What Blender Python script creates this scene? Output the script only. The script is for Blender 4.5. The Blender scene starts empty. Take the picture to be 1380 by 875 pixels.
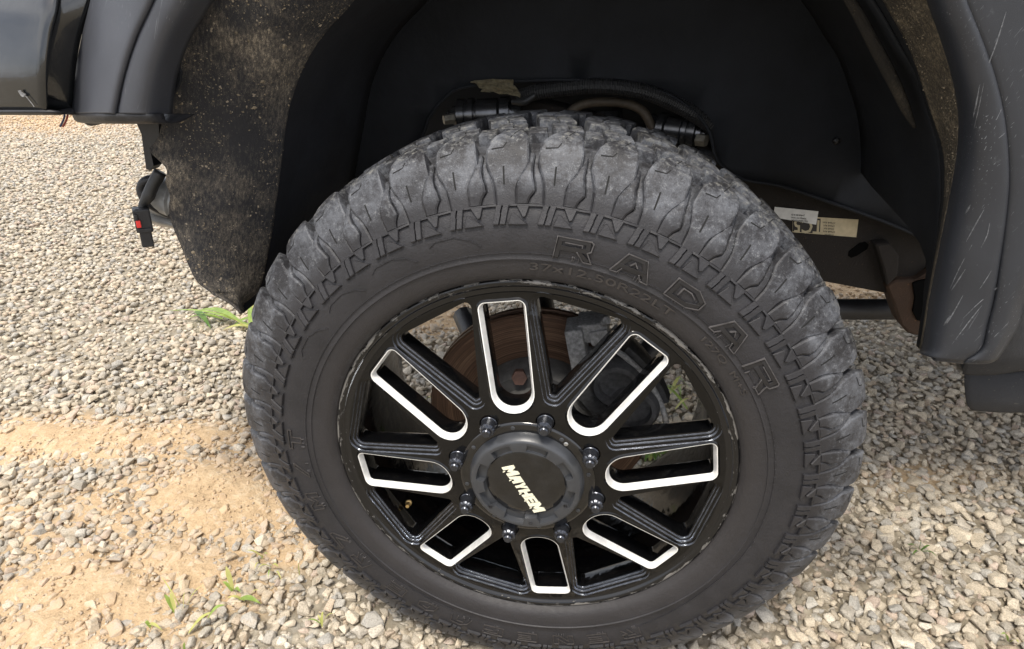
import bpy, bmesh, math, random
import numpy as np
from mathutils import Vector, Matrix, noise
PI = math.pi
rad = math.radians
random.seed(7); rng = np.random.default_rng(7)
S = bpy.context.scene
COL = S.collection

# ------------------------------------------------------------------ camera, sky, sun, exposure
HZ = 0.455                       # height of the wheel hub above the gravel
CAM = np.array([.0876, -.7321, .6076 + HZ]); YAW, PITCH, FPX = -.1545, -.4692, 840.97
FW = np.array([math.sin(YAW)*math.cos(PITCH), math.cos(YAW)*math.cos(PITCH), math.sin(PITCH)])
RT = np.cross(FW, [0, 0, 1]); RT /= np.linalg.norm(RT); UP = np.cross(RT, FW)
cam = bpy.data.cameras.new('camera'); co = bpy.data.objects.new('camera', cam); COL.objects.link(co)
cam.sensor_width = 36; cam.lens = FPX/1380*36; cam.clip_start = .02; cam.clip_end = 400
co.matrix_world = Matrix(((RT[0], UP[0], -FW[0], CAM[0]), (RT[1], UP[1], -FW[1], CAM[1]), (RT[2], UP[2], -FW[2], CAM[2]), (0, 0, 0, 1)))
S.camera = co
SUN_EL, SUN_AZ = rad(66), rad(192)     # azimuth of the sun, clockwise from +Y: from behind the camera
W = bpy.data.worlds.new('World'); S.world = W; W.use_nodes = True
nt = W.node_tree; nt.nodes.clear()
sky = nt.nodes.new('ShaderNodeTexSky'); sky.sky_type = 'NISHITA'; sky.sun_disc = False
sky.sun_elevation = SUN_EL; sky.sun_rotation = SUN_AZ; sky.air_density = 1.0; sky.dust_density = 4.0; sky.ozone_density = .6
tc = nt.nodes.new('ShaderNodeTexCoord')
cn = nt.nodes.new('ShaderNodeTexNoise'); cn.inputs['Scale'].default_value = 2.2; cn.inputs['Detail'].default_value = 7; cn.inputs['Roughness'].default_value = .55
cr = nt.nodes.new('ShaderNodeValToRGB'); cr.color_ramp.elements[0].position = .40; cr.color_ramp.elements[1].position = .62
cr.color_ramp.elements[0].color = (.15, .15, .15, 1); cr.color_ramp.elements[1].color = (.95, .95, .95, 1)
mx = nt.nodes.new('ShaderNodeMixRGB'); mx.inputs['Color2'].default_value = (9.5, 9.6, 10.0, 1)
bg = nt.nodes.new('ShaderNodeBackground'); bg.inputs['Strength'].default_value = .12
wo = nt.nodes.new('ShaderNodeOutputWorld')
nt.links.new(tc.outputs['Generated'], cn.inputs['Vector']); nt.links.new(cn.outputs['Fac'], cr.inputs['Fac'])
nt.links.new(cr.outputs['Color'], mx.inputs['Fac']); nt.links.new(sky.outputs['Color'], mx.inputs['Color1'])
nt.links.new(mx.outputs['Color'], bg.inputs['Color']); nt.links.new(bg.outputs['Background'], wo.inputs['Surface'])
sl = bpy.data.lights.new('sun', 'SUN'); sl.energy = 2.2; sl.angle = rad(12); sl.color = (1, .94, .84)
so = bpy.data.objects.new('sun', sl); COL.objects.link(so)
sd = Vector((math.sin(SUN_AZ)*math.cos(SUN_EL), math.cos(SUN_AZ)*math.cos(SUN_EL), math.sin(SUN_EL)))
so.rotation_euler = (-sd).to_track_quat('-Z', 'Y').to_euler(); so.location = sd*20
S.view_settings.view_transform = 'Standard'; S.view_settings.look = 'None'; S.view_settings.gamma = 1
S.view_settings.exposure = .85
S.cycles.max_bounces = 8

# ------------------------------------------------------------------ coordinates
def _ray(px, py): return FW + (px-690)/FPX*RT - (py-437.5)/FPX*UP
def at(px, py, Y):
    d = _ray(px, py); p = CAM + d*((Y-CAM[1])/d[1]); return Vector(p)
def atz(px, py, z=0.):
    d = _ray(px, py); p = CAM + d*((z-CAM[2])/d[2]); return Vector(p)

# ------------------------------------------------------------------ materials
def mat(name):
    m = bpy.data.materials.new(name); m.use_nodes = True
    return m, m.node_tree, m.node_tree.nodes['Principled BSDF']
def N(t, typ, **kw):
    n = t.nodes.new(typ)
    for k, v in kw.items():
        if k in n.inputs: n.inputs[k].default_value = v
        else: setattr(n, k, v)
    return n
def L(t, a, b): t.links.new(a, b)
def ramp(t, fac, stops, interp='LINEAR'):
    r = t.nodes.new('ShaderNodeValToRGB'); r.color_ramp.interpolation = interp
    e = r.color_ramp.elements
    while len(e) < len(stops): e.new(.5)
    for i, (p, c) in enumerate(stops):
        e[i].position = p; e[i].color = (*c, 1) if len(c) == 3 else c
    L(t, fac, r.inputs['Fac']); return r.outputs['Color']
def mixc(t, fac, a, b, blend='MIX'):
    m = t.nodes.new('ShaderNodeMixRGB'); m.blend_type = blend
    for s, v in (('Fac', fac), ('Color1', a), ('Color2', b)):
        if isinstance(v, (int, float)): m.inputs[s].default_value = v
        elif isinstance(v, tuple): m.inputs[s].default_value = (*v, 1)
        else: L(t, v, m.inputs[s])
    return m.outputs['Color']
def math_(t, op, a, b=0., clamp=False):
    m = t.nodes.new('ShaderNodeMath'); m.operation = op; m.use_clamp = clamp
    for i, v in enumerate((a, b)):
        if isinstance(v, (int, float)): m.inputs[i].default_value = v
        else: L(t, v, m.inputs[i])
    return m.outputs[0]
def noise_(t, vec, scale, detail=4, rough=.55):
    n = N(t, 'ShaderNodeTexNoise', Scale=scale, Detail=detail, Roughness=rough)
    if vec is not None: L(t, vec, n.inputs['Vector'])
    return n.outputs['Fac']
def pos(t): return t.nodes.new('ShaderNodeNewGeometry').outputs['Position']
def mapping(t, vec, scale=(1, 1, 1), rot=(0, 0, 0)):
    m = t.nodes.new('ShaderNodeMapping'); m.inputs['Scale'].default_value = scale; m.inputs['Rotation'].default_value = rot
    L(t, vec, m.inputs['Vector']); return m.outputs['Vector']
def bump(t, b, h, dist, strength=1.):
    n = N(t, 'ShaderNodeBump', Distance=dist, Strength=strength); L(t, h, n.inputs['Height']); L(t, n.outputs['Normal'], b.inputs['Normal'])

def simple(name, c, rough=.5, metal=0., var=.25, scale=25., bmp=0., spec=.5, coat=0.):
    m, t, b = mat(name); p = pos(t); n = noise_(t, p, scale)
    L(t, ramp(t, n, [(.3, tuple(x*(1-var) for x in c)), (.7, tuple(min(1, x*(1+var)) for x in c))]), b.inputs['Base Color'])
    b.inputs['Roughness'].default_value = rough; b.inputs['Metallic'].default_value = metal; b.inputs['Specular IOR Level'].default_value = spec
    b.inputs['Coat Weight'].default_value = coat
    if bmp: bump(t, b, noise_(t, p, scale*6), bmp)
    return m

def rubber_mat():
    m, t, b = mat('tyre_rubber'); p = pos(t)
    sx = t.nodes.new('ShaderNodeSeparateXYZ'); L(t, p, sx.inputs[0])
    zz = math_(t, 'SUBTRACT', sx.outputs['Z'], HZ)
    r = math_(t, 'SQRT', math_(t, 'ADD', math_(t, 'MULTIPLY', sx.outputs['X'], sx.outputs['X']), math_(t, 'MULTIPLY', zz, zz)))
    n1 = noise_(t, p, 30, 6); n2 = noise_(t, p, 140, 6, .7); n3 = noise_(t, p, 600, 3, .6)
    base = ramp(t, n1, [(.3, (.0155, .0150, .0168)), (.7, (.0240, .0230, .0255))])
    # brown road film near the rim
    rim = ramp(t, r, [(.296, (1, 1, 1)), (.345, (0, 0, 0))])
    base = mixc(t, mixc(t, .8, (0, 0, 0), rim), base, (.029, .0258, .0252))
    # scuffed, dusty shoulder band and tread
    band = ramp(t, r, [(.408, (0, 0, 0)), (.428, (.75, .75, .75)), (.452, (.55, .55, .55)), (.466, (.9, .9, .9))])
    sp = ramp(t, math_(t, 'ADD', math_(t, 'MULTIPLY', n1, .42), math_(t, 'ADD', math_(t, 'MULTIPLY', n2, .38), math_(t, 'MULTIPLY', n3, .20))), [(.44, (.03, .03, .03)), (.60, (.85, .85, .85))])
    base = mixc(t, mixc(t, 1., band, sp, 'MULTIPLY'), base, (.150, .160, .180))
    ch = ramp(t, math_(t, 'ADD', math_(t, 'MULTIPLY', n2, .6), math_(t, 'MULTIPLY', n3, .4)), [(.565, (0, 0, 0)), (.66, (1, 1, 1))])
    base = mixc(t, mixc(t, 1., band, ch, 'MULTIPLY'), base, (.205, .205, .20))
    yl = mixc(t, 1., ramp(t, r, [(.462, (0, 0, 0)), (.474, (1, 1, 1))]), ramp(t, n2, [(.50, (0, 0, 0)), (.66, (.55, .55, .55))]), 'MULTIPLY')
    base = mixc(t, yl, base, (.20, .19, .155))
    L(t, base, b.inputs['Base Color'])
    L(t, ramp(t, n2, [(.3, (.44, .44, .44)), (.7, (.64, .64, .64))]), b.inputs['Roughness'])
    b.inputs['Specular IOR Level'].default_value = .42
    bump(t, b, math_(t, 'ADD', math_(t, 'MULTIPLY', n2, .8), math_(t, 'MULTIPLY', n3, .4)), .0012)
    return m

def gloss_black():
    m, t, b = mat('gloss_black_paint'); p = pos(t)
    d = noise_(t, p, 70, 6, .7); f = noise_(t, p, 900, 2)
    dust = math_(t, 'MULTIPLY', ramp(t, d, [(.48, (0, 0, 0)), (.75, (1, 1, 1))]), ramp(t, f, [(.45, (.25, .25, .25)), (.65, (1, 1, 1))]))
    L(t, mixc(t, math_(t, 'MULTIPLY', dust, .07), (.0025, .0026, .003), (.10, .09, .07)), b.inputs['Base Color'])
    L(t, math_(t, 'ADD', math_(t, 'MULTIPLY', dust, .30), .09), b.inputs['Roughness'])
    b.inputs['Specular IOR Level'].default_value = .36
    bump(t, b, noise_(t, p, 45, 2), .0008)
    return m

def lip_mat():
    m, t, b = mat('scuffed_rim_lip'); p = pos(t)
    sx = t.nodes.new('ShaderNodeSeparateXYZ'); L(t, p, sx.inputs[0]); zz = math_(t, 'SUBTRACT', sx.outputs['Z'], HZ)
    r = math_(t, 'SQRT', math_(t, 'ADD', math_(t, 'MULTIPLY', sx.outputs['X'], sx.outputs['X']), math_(t, 'MULTIPLY', zz, zz)))
    cv = t.nodes.new('ShaderNodeCombineXYZ'); L(t, math_(t, 'MULTIPLY', math_(t, 'ARCTAN2', sx.outputs['X'], zz), 9.), cv.inputs[0]); L(t, math_(t, 'MULTIPLY', r, 130.), cv.inputs[1])
    n = noise_(t, cv.outputs[0], 1., 6, .68); n2 = noise_(t, p, 330, 4, .7)
    k = ramp(t, r, [(.2895, (0, 0, 0)), (.2945, (.13, .13, .13)), (.300, (.17, .17, .17))])
    s = math_(t, 'ADD', n, math_(t, 'MULTIPLY', n2, .12))
    s = math_(t, 'ADD', s, k)
    f = ramp(t, s, [(.70, (0, 0, 0)), (.735, (1, 1, 1))])
    L(t, mixc(t, f, (.006, .006, .0065), (.20, .19, .175)), b.inputs['Base Color'])
    L(t, ramp(t, f, [(0, (.16, .16, .16)), (1, (.55, .55, .55))]), b.inputs['Roughness'])
    L(t, math_(t, 'MULTIPLY', f, .35), b.inputs['Metallic'])
    bump(t, b, math_(t, 'SUBTRACT', math_(t, 'MULTIPLY', n2, .2), f), .0006)
    return m

def dirty_liner(name, base, dirt, lo=.50, hi=.72, amt=1., yfade=None, felt=True):
    m, t, b = mat(name); p = pos(t)
    st = mapping(t, mapping(t, p, (1, 1, 1), (0, -.25, 0)), (330, 260, 120))
    n1 = N(t, 'ShaderNodeTexNoise', Scale=1., Detail=8, Roughness=.78); L(t, st, n1.inputs['Vector'])
    n2 = noise_(t, p, 900, 3, .8); n3 = noise_(t, p, 7, 5, .6); n4 = noise_(t, p, 30, 4, .6)
    v = N(t, 'ShaderNodeTexVoronoi', Scale=210., Randomness=1.); L(t, p, v.inputs['Vector'])
    sz = ramp(t, noise_(t, p, 90, 3), [(.54, (0, 0, 0)), (.74, (.46, .46, .46))])
    spk = ramp(t, math_(t, 'SUBTRACT', v.outputs['Distance'], sz), [(.0, (1, 1, 1)), (.06, (0, 0, 0))])
    s = math_(t, 'ADD', math_(t, 'MULTIPLY', n1.outputs['Fac'], .36), math_(t, 'ADD', math_(t, 'MULTIPLY', n2, .18), math_(t, 'ADD', math_(t, 'MULTIPLY', n3, .34), math_(t, 'MULTIPLY', n4, .12))))
    f = ramp(t, s, [(lo, (0, 0, 0)), ((lo+hi)/2, (.22, .22, .22)), (hi, (1, 1, 1))])
    f = math_(t, 'MULTIPLY', f, amt, True)
    f = math_(t, 'MAXIMUM', f, math_(t, 'MULTIPLY', spk, amt*.8, True))
    if yfade:
        sx = t.nodes.new('ShaderNodeSeparateXYZ'); L(t, p, sx.inputs[0])
        f = math_(t, 'MULTIPLY', f, ramp(t, sx.outputs['Y'], [(yfade[0], (1, 1, 1)), (yfade[1], (.06, .06, .06))]))  # mud colour dims with depth, painting in the shade of the well
    L(t, mixc(t, f, base, dirt), b.inputs['Base Color'])
    b.inputs['Roughness'].default_value = .8; b.inputs['Specular IOR Level'].default_value = .35
    bump(t, b, math_(t, 'ADD', s, math_(t, 'MULTIPLY', spk, .15)), .010)
    return m

def scratched_plastic(name, c, scr=.5):
    m, t, b = mat(name); p = pos(t)
    base = ramp(t, noise_(t, p, 12, 5), [(.3, tuple(x*.85 for x in c)), (.7, tuple(x*1.15 for x in c))])
    tot = None
    for rot, th in (((0, rad(-24), 0), .70), ((0, rad(-36), 0), .71), ((0, rad(-8), 0), .695)):
        v = mapping(t, p, (1, 1, 1), rot); v = mapping(t, v, (620, 620, 3.2))
        n = N(t, 'ShaderNodeTexNoise', Scale=1., Detail=2, Roughness=.5); L(t, v, n.inputs['Vector'])
        f = ramp(t, n.outputs['Fac'], [(th, (0, 0, 0)), (th+.03, (1, 1, 1))])
        f = math_(t, 'MULTIPLY', f, ramp(t, noise_(t, p, 7+th, 2), [(.42, (0, 0, 0)), (.60, (1, 1, 1))]))
        tot = f if tot is None else math_(t, 'MAXIMUM', tot, f)
    dn = ramp(t, noise_(t, p, 90, 6, .7), [(.62, (0, 0, 0)), (.75, (.5, .5, .5))])
    tot = math_(t, 'MAXIMUM', tot, math_(t, 'MULTIPLY', dn, .5))
    L(t, mixc(t, math_(t, 'MULTIPLY', tot, scr), base, (.30, .31, .33)), b.inputs['Base Color'])
    b.inputs['Roughness'].default_value = .46; b.inputs['Specular IOR Level'].default_value = .45
    bump(t, b, noise_(t, p, 1400, 2), .0002)
    return m

def rust_mat():
    m, t, b = mat('rusty_brake_disc'); p = pos(t)
    sx = t.nodes.new('ShaderNodeSeparateXYZ'); L(t, p, sx.inputs[0]); zz = math_(t, 'SUBTRACT', sx.outputs['Z'], HZ)
    r = math_(t, 'SQRT', math_(t, 'ADD', math_(t, 'MULTIPLY', sx.outputs['X'], sx.outputs['X']), math_(t, 'MULTIPLY', zz, zz)))
    cv = t.nodes.new('ShaderNodeCombineXYZ'); L(t, math_(t, 'MULTIPLY', r, 420), cv.inputs[0]); L(t, math_(t, 'MULTIPLY', noise_(t, p, 6), 3), cv.inputs[1])
    n = noise_(t, cv.outputs[0], 1., 5, .7)
    c = ramp(t, n, [(.3, (.022, .013, .010)), (.5, (.11, .060, .036)), (.7, (.25, .165, .105))])
    L(t, c, b.inputs['Base Color']); b.inputs['Metallic'].default_value = .35; b.inputs['Roughness'].default_value = .5
    bump(t, b, n, .0008); return m

PAL = [(0, (.43, .395, .325)), (.14, (.50, .45, .36)), (.28, (.385, .36, .31)), (.42, (.52, .465, .37)), (.54, (.445, .395, .31)),
       (.66, (.415, .40, .36)), (.76, (.46, .385, .295)), (.83, (.56, .52, .44)), (.90, (.44, .37, .31)), (.95, (.35, .34, .31))]
SAND = (.54, .385, .235)
def stone_mat(name, obj):
    m, t, b = mat(name); p = pos(t)
    if obj:
        oi = t.nodes.new('ShaderNodeObjectInfo'); src = oi.outputs['Color']
    else:
        a = t.nodes.new('ShaderNodeAttribute'); a.attribute_name = 'look'; src = a.outputs['Color']
    sp = t.nodes.new('ShaderNodeSeparateColor'); L(t, src, sp.inputs[0])
    c = ramp(t, sp.outputs[0], PAL, 'CONSTANT')
    n = noise_(t, p, 330, 6, .75); n2 = noise_(t, p, 60, 3)
    c = mixc(t, .8, c, ramp(t, n, [(.36, (.55, .54, .52)), (.5, (1, 1, 1)), (.66, (1.32, 1.32, 1.30))]), 'MULTIPLY')
    c = mixc(t, 1., c, ramp(t, sp.outputs[2], [(0, (.86, .83, .81)), (1, (1.16, 1.12, 1.08))]), 'MULTIPLY')
    d = math_(t, 'ADD', sp.outputs[1], math_(t, 'MULTIPLY', math_(t, 'SUBTRACT', n2, .5), 1.1))
    c = mixc(t, ramp(t, d, [(.25, (0, 0, 0)), (.8, (.85, .85, .85))]), c, SAND)
    L(t, c, b.inputs['Base Color']); b.inputs['Roughness'].default_value = .85; b.inputs['Specular IOR Level'].default_value = .25
    bump(t, b, n, .0022); return m

M = dict(
    rubber=rubber_mat(), sipe=simple('sipe_shadow_rubber', (.006, .006, .006), .9, 0, .1),
    letter=simple('clean_black_rubber', (.0105, .0100, .0112), .5, 0, .2, 90), worn=simple('lit_rubber_edge', (.060, .056, .056), .6, 0, .4, 120),
    faintedge=simple('faint_rubber_edge', (.032, .028, .026), .55, 0, .3, 120),
    rustbolt=simple('rusty_bolt', (.10, .055, .042), .7, .2, .3, 90, .001),
    step=simple('milled_step', (.50, .54, .62), .20, .9, .3, 120, .0002), gloss=gloss_black(), lip=lip_mat(),
    alu=simple('machined_aluminium', (.84, .835, .81), .36, .35, .12, 90, .0002),
    satin=simple('satin_grey_cap', (.036, .038, .042), .36, .0, .12, 60, .0001),
    capgloss=simple('cap_gloss_black', (.0065, .0065, .007), .14, .0, .5, 50, .0, .5, .3),
    nut=simple('black_chrome_nut', (.065, .069, .08), .20, .8, .2, 300, .0001),
    chrome=simple('bare_steel', (.45, .45, .44), .35, .85, .2, 300, .0002),
    brass=simple('brass', (.55, .38, .16), .35, .9, .2, 200),
    cream=simple('cream_lettering', (.74, .71, .55), .45, .0, .1, 150),
    rust=rust_mat(),
    hat=simple('dull_grey_hub', (.10, .098, .095), .6, .4, .3, 60, .001),
    cast=simple('cast_grey_metal', (.060, .060, .062), .6, .5, .35, 150, .0015),
    castlight=simple('cast_light_metal', (.27, .27, .27), .55, .4, .4, 220, .002),
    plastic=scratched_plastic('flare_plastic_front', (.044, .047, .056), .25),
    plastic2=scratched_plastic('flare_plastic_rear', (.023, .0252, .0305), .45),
    black=simple('black_plastic', (.016, .016, .018), .5, 0, .3, 30, .0006),
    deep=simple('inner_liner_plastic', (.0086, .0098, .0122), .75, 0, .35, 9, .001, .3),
    liner=dirty_liner('mud_spattered_liner', (.027, .027, .030), (.42, .355, .265), .468, .60, 1., (.10, .19)),
    liner2=dirty_liner('mud_caked_liner', (.030, .026, .021), (.29, .235, .155), .42, .58, 1., (.14, .28)),
    railm=dirty_liner('rusty_chassis_paint', (.022, .018, .015), (.085, .050, .028), .55, .75, .8),
    rustbr=dirty_liner('rusty_bracket_paint', (.050, .030, .019), (.14, .070, .036), .45, .7, 1.),
    hose=simple('corrugated_hose_plastic', (.020, .020, .020), .5, 0, .2, 40),
    silver=simple('dusty_silver_plastic', (.34, .34, .33), .35, .3, .2, 80),
    foil=simple('crumpled_foil_tag', (.30, .26, .17), .42, .5, .4, 160, .004),
    paper=simple('sticker_paper', (.50, .42, .27), .7, 0, .12, 90),
    white=simple('white_label', (.62, .61, .57), .6, 0, .1, 90),
    ink=simple('printed_ink', (.02, .018, .015), .7, 0, .1, 90),
    red=simple('red_plastic_clip', (.62, .03, .025), .4),
    redwire=simple('red_wire', (.30, .04, .03), .5), bluewire=simple('blue_wire', (.05, .06, .14), .5),
)

# ------------------------------------------------------------------ object helpers
def new_obj(name, me, parent=None, mats=(), smooth=False):
    o = bpy.data.objects.new(name, me); COL.objects.link(o)
    for m_ in mats:
        if len(me.materials) < len(mats): me.materials.append(m_)
    if smooth: me.polygons.foreach_set('use_smooth', [True]*len(me.polygons))
    if parent: o.parent = parent
    return o
def mesh(name, vs, fs, mi=None):
    me = bpy.data.meshes.new(name); me.from_pydata([tuple(v) for v in vs], [], fs)
    if mi: me.polygons.foreach_set('material_index', mi)
    me.update(); return me
def from_bm(name, bm):
    me = bpy.data.meshes.new(name); bmesh.ops.recalc_face_normals(bm, faces=bm.faces[:]); bm.to_mesh(me); bm.free(); return me
def sharp(me, ang=35):
    me.polygons.foreach_set('use_smooth', [True]*len(me.polygons))
    me.set_sharp_from_angle(angle=rad(ang))
def label(o, text): o['label'] = text
def add_box(bm, c, size, rot=None, bev=0.):
    mtx = Matrix.Translation(Vector(c)) @ (rot.to_4x4() if rot else Matrix()) @ Matrix.Diagonal((*size, 1))
    r = bmesh.ops.create_cube(bm, size=1, matrix=mtx)
    if bev:
        es = list({e for v in r['verts'] for e in v.link_edges})
        bmesh.ops.bevel(bm, geom=es, offset=bev, segments=2, affect='EDGES', profile=.6)
def add_cyl(bm, p0, p1, r0, r1=None, n=16, rings=None):
    """a turned piece between p0 and p1; rings: (fraction, radius) list"""
    p0, p1 = Vector(p0), Vector(p1); ax = (p1-p0).normalized(); q = ax.to_track_quat('Z', 'Y').to_matrix()
    rings = rings or [(0, r0), (1, r1 if r1 is not None else r0)]
    prev = None
    for f, r in rings:
        c = p0.lerp(p1, f)
        ring = [bm.verts.new(c + q @ Vector((r*math.cos(2*PI*i/n), r*math.sin(2*PI*i/n), 0))) for i in range(n)]
        if prev:
            for i in range(n): bm.faces.new((prev[i], prev[(i+1) % n], ring[(i+1) % n], ring[i]))
        else: bm.faces.new(ring[::-1])
        prev = ring
    bm.faces.new(prev)
def cat(ps, n):
    """Catmull-Rom through points (numpy rows)"""
    P = np.array([tuple(p) for p in ps], float); P = np.vstack([2*P[0]-P[1], P, 2*P[-1]-P[-2]]); out = []
    m = len(P)-3
    for i in range(m):
        a, b, c, d = P[i:i+4]
        for j in range(n):
            t = j/n; out.append(.5*((2*b)+(-a+c)*t+(2*a-5*b+4*c-d)*t*t+(-a+3*b-3*c+d)*t**3))
    out.append(P[-2]); return np.array(out)
def add_tube(bm, pts, r, n=10, sub=6, corr=0., corr_n=0):
    c = cat(pts, sub); c = [Vector(v) for v in c]; prev = None; nrm = None
    if corr_n:   # resample for corrugations
        ln = np.cumsum([0]+[(c[i+1]-c[i]).length for i in range(len(c)-1)]); tt = np.linspace(0, ln[-1], corr_n*4+1)
        arr = np.array([tuple(v) for v in c]); c = [Vector([np.interp(x, ln, arr[:, k]) for k in range(3)]) for x in tt]
    for i, p in enumerate(c):
        d = (c[min(i+1, len(c)-1)]-c[max(i-1, 0)]).normalized()
        if nrm is None: nrm = d.orthogonal().normalized()
        nrm = (nrm - d*nrm.dot(d)).normalized(); bn = d.cross(nrm)
        rr = r if not isinstance(r, (list, tuple)) else np.interp(i/(len(c)-1), np.linspace(0, 1, len(r)), r)
        if corr_n: rr = r + (corr if i % 4 in (1, 2) else 0)
        ring = [bm.verts.new(p + (nrm*math.cos(2*PI*k/n)+bn*math.sin(2*PI*k/n))*rr) for k in range(n)]
        if prev:
            for k in range(n): bm.faces.new((prev[k], prev[(k+1) % n], ring[(k+1) % n], ring[k]))
        else: bm.faces.new(ring[::-1])
        prev = ring
    bm.faces.new(prev)
def surf(name, rows, parent, m, nu=5, nv=5, thick=.003, jag=None, smooth=True):
    """a moulded skin through a grid of points, with real thickness"""
    cols = [cat(r, nu) for r in rows]; cols = np.array(cols); out = np.array([cat(cols[:, j], nv) for j in range(cols.shape[1])])
    nr, nc = out.shape[0], out.shape[1]
    vs = out.reshape(-1, 3); fs = [(i*nc+j, i*nc+j+1, (i+1)*nc+j+1, (i+1)*nc+j) for i in range(nr-1) for j in range(nc-1)]
    me = mesh(name, vs, fs); o = new_obj(name, me, parent, (m,), smooth)
    if thick:
        md = o.modifiers.new('thickness', 'SOLIDIFY'); md.thickness = thick; md.offset = 0
    return o
def slab(name, poly, depth, parent, m, bev=.002, holes=()):
    """outline polygon (world points, roughly one plane) given real thickness away from the camera (+Y)"""
    bm = bmesh.new(); f = bm.faces.new([bm.verts.new(p) for p in poly])
    r = bmesh.ops.extrude_face_region(bm, geom=[f]); vs = [g for g in r['geom'] if isinstance(g, bmesh.types.BMVert)]
    bmesh.ops.translate(bm, verts=vs, vec=(0, depth, 0))
    if bev: bmesh.ops.bevel(bm, geom=bm.edges[:], offset=bev, segments=1, affect='EDGES')
    bmesh.ops.triangulate(bm, faces=[f for f in bm.faces if len(f.verts) > 4])
    return new_obj(name, from_bm(name, bm), parent, (m,))
def text_mesh(body, extrude=.0, bevel=.0, offset=.0, shear=0., res=2, spacing=1.):
    cu = bpy.data.curves.new('lettering', 'FONT'); cu.body = body; cu.extrude = extrude; cu.bevel_depth = bevel; cu.offset = offset
    cu.resolution_u = res; cu.align_x = 'CENTER'; cu.align_y = 'CENTER'; cu.shear = shear; cu.space_character = spacing
    o = bpy.data.objects.new('lettering', cu); COL.objects.link(o)
    bpy.context.view_layer.update(); dg = bpy.context.evaluated_depsgraph_get()
    me = bpy.data.meshes.new_from_object(o.evaluated_get(dg)); bpy.data.objects.remove(o); bpy.data.curves.remove(cu)
    me.materials.clear(); return me

truck = bpy.data.objects.new('pickup_truck', None); COL.objects.link(truck)
truck['label'] = 'black pickup truck shown by its front wheel, dark fender flares and muddy wheel well'
truck['category'] = 'pickup truck'

# ================================================================== TYRE
PROF = [(.012, .294), (.000, .2985), (-.008, .303), (-.0135, .309), (-.0145, .3135), (-.0155, .316), (-.0165, .325), (-.0175, .3315), (-.0192, .3325), (-.0192, .3340), (-.0185, .3350),
        (-.020, .345), (-.021, .355), (-.0205, .370), (-.017, .385), (-.0085, .400), (.003, .418), (.015, .4355), (.032, .450), (.055, .4565), (.10, .460), (.145, .462),
        (.19, .455), (.235, .450), (.257, .4445), (.272, .432), (.286, .417), (.297, .400), (.306, .37), (.304, .335), (.296, .31), (.278, .294)]
P_ = np.array(PROF); seg = np.linalg.norm(np.diff(P_, axis=0), axis=1); cum = np.concatenate([[0], np.cumsum(seg)])
IR = PROF.index((-.0085, .400)); S0 = cum[IR]
def prof_at(s):
    q = s+S0; y = np.interp(q, cum, P_[:, 0]); r = np.interp(q, cum, P_[:, 1])
    a = np.array([np.interp(q-.006, cum, P_[:, 0]), np.interp(q-.006, cum, P_[:, 1])]); b = np.array([np.interp(q+.006, cum, P_[:, 0]), np.interp(q+.006, cum, P_[:, 1])])
    d = b-a; d /= np.linalg.norm(d); return y, r, -d[1], d[0]        # normal (ny, nr)
def wrap(th, s, h):
    y, r, ny, nr = prof_at(s); y += ny*h; r += nr*h; t = rad(th); return (r*math.cos(t), y, r*math.sin(t))
S_OF_R = lambda r: float(np.interp(r, P_[:IR+1, 1], cum[:IR+1]) - S0)
def lathe(prof, n, closed=False):
    vs, fs = [], []
    for i in range(n):
        t = 2*PI*i/n
        for y, r in prof: vs.append((r*math.cos(t), y, r*math.sin(t)))
    k = len(prof)
    for i in range(n):
        for j in range(k-1):
            a, b = i*k+j, ((i+1) % n)*k+j; fs.append((a, a+1, b+1, b))
    return vs, fs
v, f = lathe(PROF, 176)
me = mesh('tyre', v, f); tyre = new_obj('tyre', me, truck, (M['rubber'],)); sharp(me, 50); tyre.location = (0, 0, HZ)
label(tyre, 'big mud terrain tyre with scuffed chunky tread')
NP_ = 44; PITCH_D = 360/NP_

def ribbon(stations, name, flare_=.35, cham=.0016):
    """a lug: stations (s, thL, thR, h)"""
    vs, fs = [], []
    for s, a, b, h in stations:
        w = b-a; d = min(.28, w*.2); fl = flare_*min(1, h/.01)
        for th, hh in ((a-fl, -.003), (a-.03, h-cham), (a+d, h), ((a+b)/2, h+.0004), (b-d, h), (b+.03, h-cham), (b+fl, -.003)):
            vs.append(wrap(th, s, hh))
    k = 7
    for i in range(len(stations)-1):
        for j in range(k-1): fs.append((i*k+j, i*k+j+1, (i+1)*k+j+1, (i+1)*k+j))
    fs.append(tuple(range(k))[::-1]); e = (len(stations)-1)*k; fs.append(tuple(range(e, e+k)))
    return vs, fs
def join(parts):
    vs, fs = [], []
    for v, f in parts:
        o = len(vs); vs += list(v); fs += [tuple(i+o for i in q) for q in f]
    return vs, fs
def finish(vs, fs, name, ang=30):
    bm = bmesh.new(); bv = [bm.verts.new(v) for v in vs]
    for q in fs:
        try: bm.faces.new([bv[i] for i in q])
        except ValueError: pass
    me = from_bm(name, bm); me.materials.append(M['rubber']); sharp(me, ang); return me
def siped(st, s0, s1, th, wd=.16):
    """a thin groove-shaped dark slot: built as a narrow trench cutter is costly, so the lug is split in two halves there"""
    return st
LUGP = [(-.001, -.0118, .3985), (.008, -.0090, .4065), (.018, -.0050, .4170), (.027, -.0005, .4280), (.036, .0050, .4385), (.0415, .0090, .4445), (.0435, .0112, .4490), (.055, .0195, .4600), (.067, .0290, .4680), (.079, .0405, .4728), (.090, .0520, .4750), (.098, .0600, .4755)]
LP = np.array(LUGP)
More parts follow.
